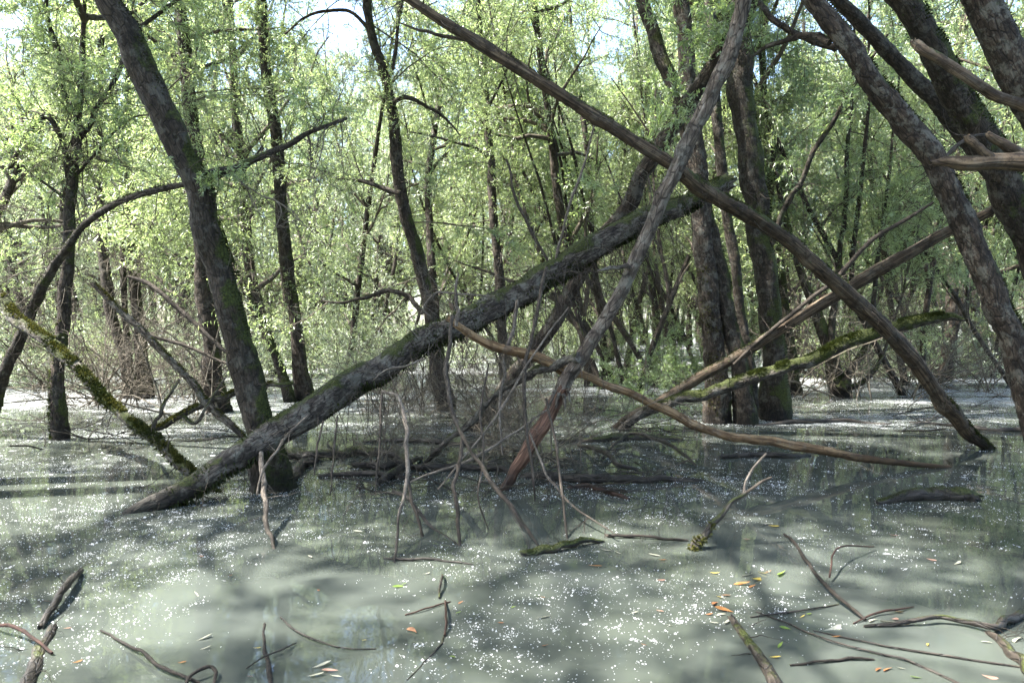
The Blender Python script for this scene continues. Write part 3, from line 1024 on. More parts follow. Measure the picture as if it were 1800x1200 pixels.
for nd in ([(1478, 680, 22), (1500, 640, 18), (1520, 610, 16), (1535, 560, 12), (1540, 480, 9), (1560, 330, 7)],
           [(1472, 660, 18), (1462, 600, 16), (1466, 520, 13), (1480, 420, 11), (1490, 280, 9)],
           [(1480, 690, 16), (1520, 668, 12), (1545, 640, 9), (1560, 600, 6)]):
    b = branch(h, nd, 14.4, 14.6, 'bark_moss', moss=.15, ext=3.0)
    bares(h, 4, 0.2, 1, (0.6, 1.2), of=b)
    sprays(h, 10, 0.35, 1, (0.9, 1.6), SPRAYG, of=b)
h = TM[10]
branch(h, [(1640, 610, 16), (1625, 590, 14), (1650, 555, 13), (1680, 530, 12), (1712, 505, 10)], 27, 27, 'bark_moss', moss=.3)

random.seed(21)
# the group of big trunks right of the middle
R1 = tree('pale furrowed upright trunk, leftmost of the three big trunks right of centre',
          [(1262, 742, 50), (1257, 650, 46), (1246, 560, 44), (1240, 450, 42), (1232, 360, 40), (1220, 250, 38), (1210, 150, 36), (1204, 50, 34), (1198, -30, 32)], None, 10.9, 'bark', ext=4, moss=[.25, .05, -.1, -.15, -.15, -.15], k=24)
R2 = tree('trunk curving up and left between the pale trunk and the thickest mossy one',
          [(1307, 744, 42), (1300, 655, 40), (1283, 560, 38), (1262, 470, 37), (1240, 370, 36), (1212, 250, 34), (1186, 165, 33), (1155, 80, 31), (1124, -20, 29)], None, 11.3, 'bark_moss', ext=4, moss=.08, k=22)
R2b = tree('thin dark trunk right behind the gap between the big trunks',
           [(1330, 728, 24), (1312, 620, 22), (1296, 500, 22), (1280, 390, 22), (1264, 250, 22), (1257, 120, 21), (1248, -30, 20)], None, 12.2, 'bark_moss', ext=3, moss=.05, k=16)
R3 = tree('thickest upright trunk, dark and coated in moss, right of centre',
          [(1366, 738, 54), (1362, 640, 50), (1347, 500, 48), (1327, 350, 50), (1313, 220, 50), (1304, 100, 49), (1296, 0, 48), (1292, -30, 48)], None, 11.0, 'bark_moss', ext=4, moss=.22, k=26)
tufts(R3, 6000, 0.05, 0.8, (0.8, -0.5, 0.2), 0.02, 0.8, 'moss_dark')
tufts(R2, 3000, 0.05, 0.6, (0.9, -0.3, 0.2), 0.02, 0.9, 'moss_dark')
tufts(R1, 1200, 0.05, 0.25, (-.6, -0.8, 0.2), 0.03, 0.9, 'moss_gold')
for h in (R1, R2, R2b, R3):
    crown(h, random.randrange(3), 1.0)
    sprays(h, 5, 0.4, 0.9, (0.6, 1.1))
    twiglets(h, 26, 0.9, 0.1, 0.8, 0.004, direc=(0, -.4, 0))

R5 = tree('long trunk leaning left across the right side, pale bark with mossy edge',
          [(1850, 880, 55), (1812, 720, 53), (1775, 605, 53), (1742, 500, 55), (1692, 390, 55), (1642, 290, 55), (1580, 200, 53), (1518, 120, 49), (1450, 30, 46), (1412, -25, 42)], None, 5.7, 'bark', ext=4.5, up=1.0, moss=[.1, .05, -.05, 0, 0, -.1], k=26)
tufts(R5, 6000, 0.1, 0.85, (0.9, -0.1, 0.5), 0.022, 1.5, 'moss_dark')
for nd, mat in (([(1455, 75, 18), (1425, 62, 16), (1390, 68, 13), (1345, 85, 10), (1322, 100, 6)], 'bark_moss'),
                ([(1640, 300, 10), (1690, 250, 8), (1740, 235, 6)], 'twig')):
    b = branch(R5, nd, 5.75, 6.2, mat)
    twiglets(b, 8, 0.5)
branch(R5, [(1470, 85, 16), (1400, 60, 15), (1345, 20, 14), (1318, -20, 12)], 6.0, 6.6, 'bark_moss')
crown(R5, 2, 1.2)
R6 = tree('dark trunk leaning left behind the long pale leaning one at right',
          [(1880, 560, 49), (1800, 400, 46), (1742, 300, 44), (1700, 240, 40), (1655, 190, 39), (1600, 128, 37), (1530, 60, 33), (1462, -15, 30)], 8.6, 7.6, 'bark_moss', ext=4, up=1.0, moss=-.05, k=22)
R7 = tree('very mossy trunk leaning left in the upper right, behind the broken pale pole',
          [(1900, 640, 74), (1840, 480, 72), (1790, 375, 70), (1742, 265, 69), (1682, 160, 65), (1622, 62, 62), (1572, -20, 58)], 7.6, 6.9, 'bark_moss', ext=4, up=.9, moss=.22, k=28)
tufts(R7, 9000, 0.05, 0.8, (0.8, -0.2, 0.6), 0.02, 1.2, 'moss')
tufts(R7, 6000, 0.05, 0.8, (0.5, -0.6, 0.5), 0.025, 0.8, 'moss_dark')
R8 = tree('broad dark trunk leaning across the upper right corner',
          [(1990, 560, 84), (1900, 360, 81), (1850, 262, 79), (1802, 165, 77), (1752, 65, 74), (1706, -30, 69)], 5.9, 5.6, 'bark', ext=4, up=.9, moss=.03, k=28)
tufts(R8, 5000, 0.1, 0.8, (0.9, -0.1, 0.5), 0.02, 1.5, 'moss_dark')
for h in (R6, R7, R8):
    # their feet stand in the water beyond the right edge of the picture
    P, R = px_path([(1880, 560, 56), (1960, 900, 60)], h.P[0][1], h.P[0][1])
    crown(h, random.randrange(3), 1.05)
for h, bx in ((R6, 1.2), (R7, 1.2), (R8, 1.0)):
    p0 = h.P[0]
    d = unit(p0 - h.P[20])
    q = np.array([p0, p0 + np.array([d[0] * .5, 0, -.7]), np.array([p0[0] + bx, p0[1], 0.0]), np.array([p0[0] + bx + .1, p0[1], -0.4])])
    rr = h.R[0] * np.array([1, 1.02, 1.1, 1.3])
    me, _, _ = stem_mesh('trunk_foot', q, rr, M['bark_moss'], h.loc, 20, .1)
    link('trunk_foot', me, h.root)

# ------------------------------------------------------------------ leaning and fallen trunks
L1 = log('big dark mossy log leaning from the water at left up to the right',
         [(238, 898, 34), (285, 878, 44), (335, 850, 52), (440, 786, 60), (500, 752, 63), (560, 716, 64), (660, 651, 62), (760, 596, 60), (830, 556, 60), (900, 521, 60), (990, 466, 60), (1080, 411, 54), (1150, 376, 48), (1240, 340, 40), (1275, 322, 36)],
         None, 8.0, 'log', 'a', k=30, moss=[-.3, -.05, 0, 0.05, -.1, 0, .12, .15, .15], jag=(0, .8), lump=.45)
tufts(L1, 5000, 0.12, 0.95, (0.1, -0.3, -1), 0.034, 1.6, 'moss_dark', 'root_fringe', fall=1.6)
tufts(L1, 3500, 0.45, 1.0, (-.3, -.2, 1), 0.018, 1.0, 'moss')
tufts(L1, 1500, 0.12, 0.35, (-.3, -.5, 1), 0.02, 0.9, 'moss')
tufts(L1, 5000, 0.45, 1.0, (.2, -.7, -.5), 0.02, 0.8, 'moss_dark')
twiglets(L1, 40, 0.55, 0.1, 0.9, 0.004, direc=(0, -.3, -.7))
twiglets(L1, 110, 1.15, 0.36, 0.92, 0.0032, direc=(0, -.5, -1.2), bias=-.16, curl=.13, sub=4, mat='twig')
twiglets(L1, 100, 0.9, 0.42, 0.9, 0.0042, direc=(-.3, -.3, -1.2), bias=-.10, curl=.16, sub=4, mat='twig')
twiglets(L1, 30, 1.0, 0.15, 0.4, 0.003, direc=(0, -.5, -1.2), bias=-.16, curl=.13, sub=2, mat='twig')
twiglets(L1, 40, 1.0, 0.4, 0.95, 0.0035, direc=(-.2, .2, .9), bias=.0, sub=4, mat='twig_pale')

L3 = tree('light grey leaning trunk with a red peeled foot, crossing the big log',
          [(985, 690, 31), (1003, 650, 33), (1042, 598, 34), (1080, 530, 33), (1112, 470, 32), (1146, 400, 33), (1182, 310, 35), (1216, 240, 35), (1250, 170, 35), (1280, 100, 35), (1302, 30, 34), (1314, -30, 33)],
          6.25, 6.1, 'bark_grey', sink='', ext=3.5, up=.5, k=26, flare=0, lump=.4)
L3.root.location = (0, 0, 0)
for c in L3.root.children:
    c.location = L3.loc
fo = branch(L3, [(884, 866, 22), (905, 830, 28), (931, 788, 33), (958, 742, 35), (978, 703, 35), (990, 683, 33)], 6.27, 6.25, 'peeled', 'peeled_foot', 22, sink='a', jag=(0, .5), wob=.3)
_sh = Vector(L3.loc)
L3.root.location = Vector((fo.P[0][0], fo.P[0][1], 0))
for c in L3.root.children:
    c.location = _sh - L3.root.location
L3.loc = np.array(L3.root.location)
for nd in ([(983, 690, 9), (979, 703, 8), (977, 718, 3)], [(990, 692, 10), (992, 708, 8), (991, 722, 3)], [(976, 684, 10), (970, 700, 8), (964, 716, 6), (962, 726, 2)], [(997, 684, 8), (1000, 700, 6), (1006, 712, 3)]):
    branch(L3, nd, 6.13, 6.12, 'bark_grey', 'bark_flap', 8, wob=.4)
branch(L3, [(1110, 470, 10), (1085, 468, 9), (1062, 474, 7), (1050, 477, 5)], 6.15, 6.0, 'bark_grey', 'snag', 10, jag=(0, 1))
sl = branch(L3, [(1016, 632, 24), (985, 640, 21), (945, 655, 20), (905, 672, 17), (868, 697, 15), (835, 730, 17), (800, 765, 15), (772, 788, 14), (748, 810, 9)], 6.2, 7.4, 'log', 'broken_limb', 16, jag=(0, 1.2))
twiglets(L3, 16, 0.6, 0.1, 0.8, 0.004)
twiglets(fo, 8, 0.5, 0.1, 0.9, 0.003) if 0 else None
twiglets(L3, 26, 1.1, 0.0, 0.35, 0.003, direc=(0, -.3, -1.2), bias=-.16, curl=.13, sub=3)
crown(L3, 0, 0.9)
sprays(L3, 4, 0.55, 0.8, (0.4, 0.7), direc=(-.8, -.2, 0))

L4 = tree('brown trunk leaning right just behind the light grey leaning one',
          [(832, 756, 34), (868, 706, 34), (905, 655, 35), (950, 600, 36), (1000, 520, 37), (1052, 430, 37), (1102, 368, 37), (1142, 290, 37), (1175, 235, 37), (1232, 150, 36), (1292, 60, 35), (1336, -20, 34)],
          None, 6.5, 'bark', ext=3.5, up=.5, moss=[.15, .12, .1, -.1, 0, -.1, -.1], k=22)
tufts(L4, 2500, 0.1, 0.9, (-.8, -0.2, 0.7), 0.022, 1.3, 'moss')
twiglets(L4, 16, 0.6, 0.1, 0.8, 0.004)
sprays(L4, 12, 0.4, 0.8, (0.5, 1.0), direc=(-.9, -.2, 0.1))
crown(L4, 2, 0.9)

P1 = log('long weathered pole slanting from the top down to the light grey leaning trunk',
         [(690, -22, 22), (760, 26, 24), (860, 88, 27), (960, 150, 29), (1080, 226, 31), (1130, 257, 32), (1183, 292, 30)], 6.3, 6.42, 'pole', k=18, jag=(0, 1.2), moss=[-.1, -.1, .05, .05, -.2], name='broken_pole', cat='dead trunk', wob=.12)
tufts(P1, 1500, 0.4, 0.95, (0, -.2, 1), 0.016, 1.5, 'moss')
branch(P1, [(700, 40, 3), (745, 55, 7), (800, 66, 8), (822, 70, 9)], 6.6, 6.4, 'twig')
b = branch(P1, [(960, 160, 10), (905, 110, 9), (850, 70, 8), (790, 40, 6), (740, 15, 5)], 6.7, 7.3, 'twig')
twiglets(b, 10, .4, direc=(0, 0, .8))
twiglets(P1, 18, 0.5, 0.05, 0.9, 0.005, direc=(0, 0, .5))
P2 = log('long brown dead trunk slanting down right from the crossing into the water',
         [(1203, 308, 36), (1232, 330, 42), (1270, 352, 36), (1370, 412, 35), (1470, 500, 38), (1515, 540, 40), (1560, 582, 37), (1612, 642, 36), (1645, 690, 34), (1658, 712, 42), (1676, 728, 38), (1700, 760, 34), (1738, 788, 22)],
         6.5, None, 'pole', 'b', k=22, jag=(1.2, 0), moss=[.2, .05, 0, 0, -.1, 0, .1, .1], name='fallen_pole', cat='dead trunk', wob=.15)
tufts(P2, 3000, 0.02, 0.4, (.3, -.2, 1), 0.018, 1.2, 'moss')
tufts(P2, 1500, 0.7, 0.95, (.6, -.5, .7), 0.022, 1, 'moss_dark')
twiglets(P2, 12, 0.5, 0.1, 0.9, 0.004)
L5 = log('thin tan and red stripped branch from the big log down to the water at right',
         [(790, 560, 14), (806, 572, 17), (850, 600, 21), (888, 614, 22), (940, 626, 24), (985, 646, 24), (1040, 666, 17), (1120, 696, 19), (1200, 736, 21), (1260, 760, 19), (1350, 776, 21), (1440, 790, 20), (1540, 808, 16), (1668, 821, 8)],
         6.2, None, 'tan', '', k=16, jag=(1, 1), name='stripped_branch', cat='branch', lump=.5)
twiglets(L5, 26, 0.55, 0.0, 0.6, 0.003, direc=(0, -.3, -1.2), bias=-.16, curl=.13)
L6 = log('straight brown pole rising right from the water across the big trunks',
         [(1085, 752, 22), (1120, 728, 26), (1150, 712, 26), (1250, 652, 26), (1330, 606, 26), (1400, 562, 26), (1500, 500, 28), (1560, 466, 28), (1650, 416, 26), (1740, 372, 22), (1830, 322, 18)],
         None, 8.4, 'pole', 'a', k=18, moss=[.15, .1, 0, -.1, -.1], name='leaning_pole', cat='dead trunk', wob=.15)
tufts(L6, 1200, 0.03, 0.5, (0, -.2, 1), 0.02, 1.3, 'moss')
twiglets(L6, 14, 0.7, 0.05, 0.95, 0.005)
L8 = log('thin dark pole lying just above the brown pole at right',
         [(1290, 640, 8), (1330, 604, 9), (1400, 545, 10), (1465, 492, 11), (1530, 424, 11), (1590, 388, 9), (1640, 356, 7)], 9.6, 8.7, 'twig', k=10, name='leaning_pole', cat='dead trunk')
L7 = log('log with bright green moss along its top, pointing right under the brown pole',
         [(1090, 757, 20), (1130, 728, 22), (1200, 702, 24), (1270, 682, 26), (1350, 655, 27), (1430, 631, 28), (1500, 597, 29), (1560, 579, 27), (1620, 566, 24), (1665, 557, 18), (1692, 560, 9)],
         None, 8.9, 'log', '', k=20, moss=[-.2, 0, .1, .2, .4, .5, .5], jag=(0, 1))
tufts(L7, 16000, 0.42, 0.97, (0, -.25, 1), 0.028, 1.6, 'moss')
tufts(L7, 2500, 0.1, 0.45, (0, -.2, 1), 0.02, 1.4, 'moss')
twiglets(L7, 12, 0.5, 0.05, 0.6, 0.005)
R9 = log('pale weathered pole with a blunt broken end pointing left at upper right',
         [(1606, 74, 18), (1612, 80, 24), (1662, 112, 25), (1732, 158, 26), (1800, 190, 27), (1870, 226, 27)], 4.9, 4.7, 'pole', k=18, jag=(.6, 0), name='broken_pole', cat='dead trunk')
R10 = log('thick snapped bough reaching in from the right edge with two stubs',
          [(1640, 286, 10), (1668, 285, 22), (1705, 288, 30), (1750, 287, 34), (1800, 287, 36), (1880, 282, 37)], 4.5, 4.3, 'pole', k=20, jag=(.7, 0), name='snapped_bough', cat='branch', wob=.2)
for nd in ([(1742, 278, 26), (1722, 262, 22), (1706, 248, 20), (1700, 240, 16)], [(1796, 274, 28), (1765, 255, 22), (1742, 240, 18), (1736, 234, 12)]):
    branch(R10, nd, 4.4, 4.4, 'pole', 'stub', 12, jag=(0, .4), wob=.2)
L12 = branch(R3, [(1345, 452, 16), (1372, 385, 14), (1405, 322, 13), (1430, 268, 12), (1462, 222, 12), (1484, 180, 10), (1515, 130, 8), (1560, 60, 5)], 11.0, 9.6, 'bark_moss', moss=.2)
twiglets(L12, 26, 0.9, 0, 1, .005)
sprays(R3, 8, .3, 1, (.5, .9), of=L12)

F1 = log('mossy sloping log at far left, falling from the frame edge to the big log',
         [(-40, 486, 26), (0, 522, 27), (42, 570, 29), (110, 622, 28), (170, 680, 28), (232, 742, 27), (290, 790, 28), (330, 832, 26), (372, 862, 20)],
         8.4, None, 'log', 'b', k=20, moss=[.15, .15, .2, .15, .2], jag=(0, 0))
tufts(F1, 9000, 0.0, 0.95, (.3, -.2, 1), 0.026, 1.1, 'moss_gold')
tufts(F1, 4000, 0.3, 0.95, (.3, -.5, .6), 0.03, .9, 'moss_dark')
twiglets(F1, 18, 0.5, 0.05, 0.95, 0.005)
F2 = log('slim grey log sloping down right behind the mossy sloping log',
         [(164, 500, 12), (210, 545, 17), (270, 602, 17), (330, 662, 17), (362, 702, 18), (385, 730, 18), (428, 768, 15)], 9.6, None, 'bark_grey', 'b', k=16, moss=[.2, 0, 0, 0, .2, .3], jag=(1, 0))
tufts(F2, 2500, 0, 1, (.3, -.2, 1), 0.022, 1.2, 'moss_gold')
twiglets(F2, 16, 0.6, 0.05, 0.9, 0.005)
F3 = log('knobbly mossy branch lying low over the water behind the leaning willow',
         [(228, 766, 10), (280, 752, 14), (312, 733, 15), (352, 712, 15), (410, 690, 14), (470, 680, 11), (520, 672, 8)], None, 9.6, 'log', '', k=14, moss=.2, name='fallen_branch', cat='branch', wob=1.2)
tufts(F3, 3500, 0, 1, (0, -.3, 1), 0.028, 1.0, 'moss_gold')
branch(F3, [(268, 755, 10), (285, 720, 9), (300, 690, 8), (316, 668, 5)], 9.3, 9.2, 'log', 'snag', 10, moss=.2)
branch(F3, [(320, 730, 10), (345, 742, 8), (372, 700, 7), (398, 660, 4)], 9.3, 9.2, 'log', 'snag', 10, moss=.2)
twiglets(F3, 16, .5, 0, 1, .004)
for lab, nd, Y0, Y1, mt in [
    ('thin bare pole slanting behind the leaning willow from upper left', [(225, 485, 7), (270, 505, 12), (310, 540, 12), (352, 578, 11), (420, 640, 8)], 10.6, 10.4, 'twig'),
    ('long thin dark branch crossing low behind the leaning willow', [(215, 560, 5), (270, 590, 8), (330, 610, 8), (400, 640, 6)], 10.9, 10.9, 'twig'),
]:
    h = log(lab, nd, Y0, Y1, mt, k=8, name='leaning_pole', cat='dead trunk')
    twiglets(h, 14, .6, 0, 1, .004)
# ------------------------------------------------------------------ stems hanging from the big log and dead wood in the water
hang = [
    ('long pale stem hanging from the log crossing, its broken tip touching the water', [(795, 556, 7), (791, 600, 9), (785, 650, 10), (797, 722, 10), (820, 775, 10), (852, 830, 11), (880, 872, 12), (910, 908, 10), (932, 940, 7), (948, 962, 3)], 6.0, 4.6, 'twig'),
    ('white bare stem hanging straight down to the water under the log', [(672, 690, 7), (700, 700, 9), (712, 745, 10), (717, 800, 10), (714, 850, 9), (702, 900, 6), (697, 955, 6), (695, 1005, 5)], 5.9, 4.25, 'twig_pale'),
    ('grey stem hanging from the log beside the stripped branch', [(908, 528, 8), (905, 560, 9), (893, 610, 9), (884, 660, 8), (878, 730, 6), (884, 800, 4)], 6.5, 6.3, 'twig_pale'),
    ('thin upright stem crossing the stripped branch left of the grey trunk', [(962, 468, 8), (948, 530, 8), (932, 605, 8), (921, 680, 8), (928, 760, 7), (936, 830, 6), (941, 880, 4)], 6.2, 5.7, 'twig'),
    ('pale crooked stem hanging off the foot of the big log into the water', [(458, 798, 10), (463, 840, 12), (466, 875, 12), (468, 910, 11), (476, 940, 10), (484, 966, 7)], 5.6, 4.6, 'twig_pale'),
    ('thin pale twig drooping along the face of the big log', [(540, 730, 5), (505, 765, 7), (480, 800, 7), (460, 830, 6), (452, 870, 4)], 5.6, 5.2, 'twig_pale'),
    ('dark straight stem standing in the water left of the grey trunk', [(812, 770, 8), (806, 830, 9), (798, 860, 9), (802, 900, 9), (809, 958, 7)], 5.8, None, 'twig'),
    ('mossy thin branch dipping to the right into the open water', [(690, 860, 10), (712, 872, 9), (735, 900, 10), (760, 928, 6), (805, 958, 3)], 5.2, None, 'drift'),
    ('grey stake standing in the water beside the mossy dipping branch', [(716, 838, 8), (722, 870, 8), (734, 910, 8), (744, 942, 7)], 5.1, None, 'twig'),
    ('pale stem slanting over the tangle from the hanging stem to the peeled foot', [(712, 852, 4), (760, 830, 6), (810, 812, 7), (850, 795, 8), (905, 760, 6), (960, 720, 4)], 5.6, 6.0, 'twig_pale'),
    ('pair of thin pale twigs bowing down right over the open water', [(930, 760, 4), (960, 830, 6), (990, 872, 6), (1030, 905, 5), (1078, 936, 3)], 6.0, 4.75, 'twig_pale'),
    ('thin hanging twig right of the peeled foot', [(960, 700, 5), (975, 770, 6), (985, 850, 6), (995, 930, 5), (1000, 960, 3)], 6.0, 4.75, 'twig'),
    ('thin stem hanging left of the white bare stem', [(672, 690, 5), (668, 760, 5), (664, 820, 4), (660, 870, 3)], 5.8, 5.4, 'twig'),
    ('slim stem dropping from the log close to the leaning willow', [(592, 730, 4), (588, 780, 5), (584, 830, 4), (580, 870, 3)], 5.75, 5.4, 'twig'),
    ('short slim stem dropping from the log nearest the leaning willow', [(568, 738, 4), (560, 780, 5), (554, 815, 4), (552, 835, 3)], 5.75, 5.5, 'twig'),
    ('crooked thin twig hanging in the middle of the tangle', [(860, 640, 4), (846, 720, 5), (850, 800, 5), (840, 870, 4), (858, 930, 3)], 6.1, 5.0, 'twig'),
    ('long thin twig leaning left across the hanging stems', [(1000, 540, 4), (940, 620, 5), (880, 720, 6), (820, 800, 5), (770, 860, 4)], 6.0, 5.6, 'twig_pale'),
    ('dead shoot rising above the log crossing', [(800, 575, 8), (804, 545, 8), (800, 510, 6), (806, 480, 4)], 6.1, 6.1, 'twig_pale'),
    ('arched pale twig looping over the log crossing', [(760, 560, 4), (745, 540, 4), (770, 515, 5), (820, 518, 4), (870, 520, 3)], 6.3, 6.3, 'twig_pale'),
    ('curved pale twig along the lower face of the log', [(655, 668, 3), (680, 650, 5), (720, 640, 5), (745, 630, 3)], 5.9, 5.9, 'twig_pale'),
    ('tall thin bare shoot reaching from the log up to the pole crossing', [(975, 470, 6), (990, 400, 6), (1015, 320, 6), (1035, 260, 5), (1050, 200, 4)], 7.3, 7.0, 'twig_pale'),
    ('forked bare shoot rising right from the log beside the tall one', [(965, 460, 6), (930, 400, 8), (905, 340, 7), (890, 280, 5)], 7.4, 7.2, 'twig'),
]
for lab, nd, Y0, Y1, mt in hang:
    h = log(lab, nd, Y0, Y1, mt, 'b' if Y1 is None else '', k=8, name='hanging_branch', cat='dead branch', wob=1.0, lump=.2)
    twiglets(h, 5, 0.35, 0.1, 0.95, 0.003, mt, sub=2, direc=(0, 0, -.3))

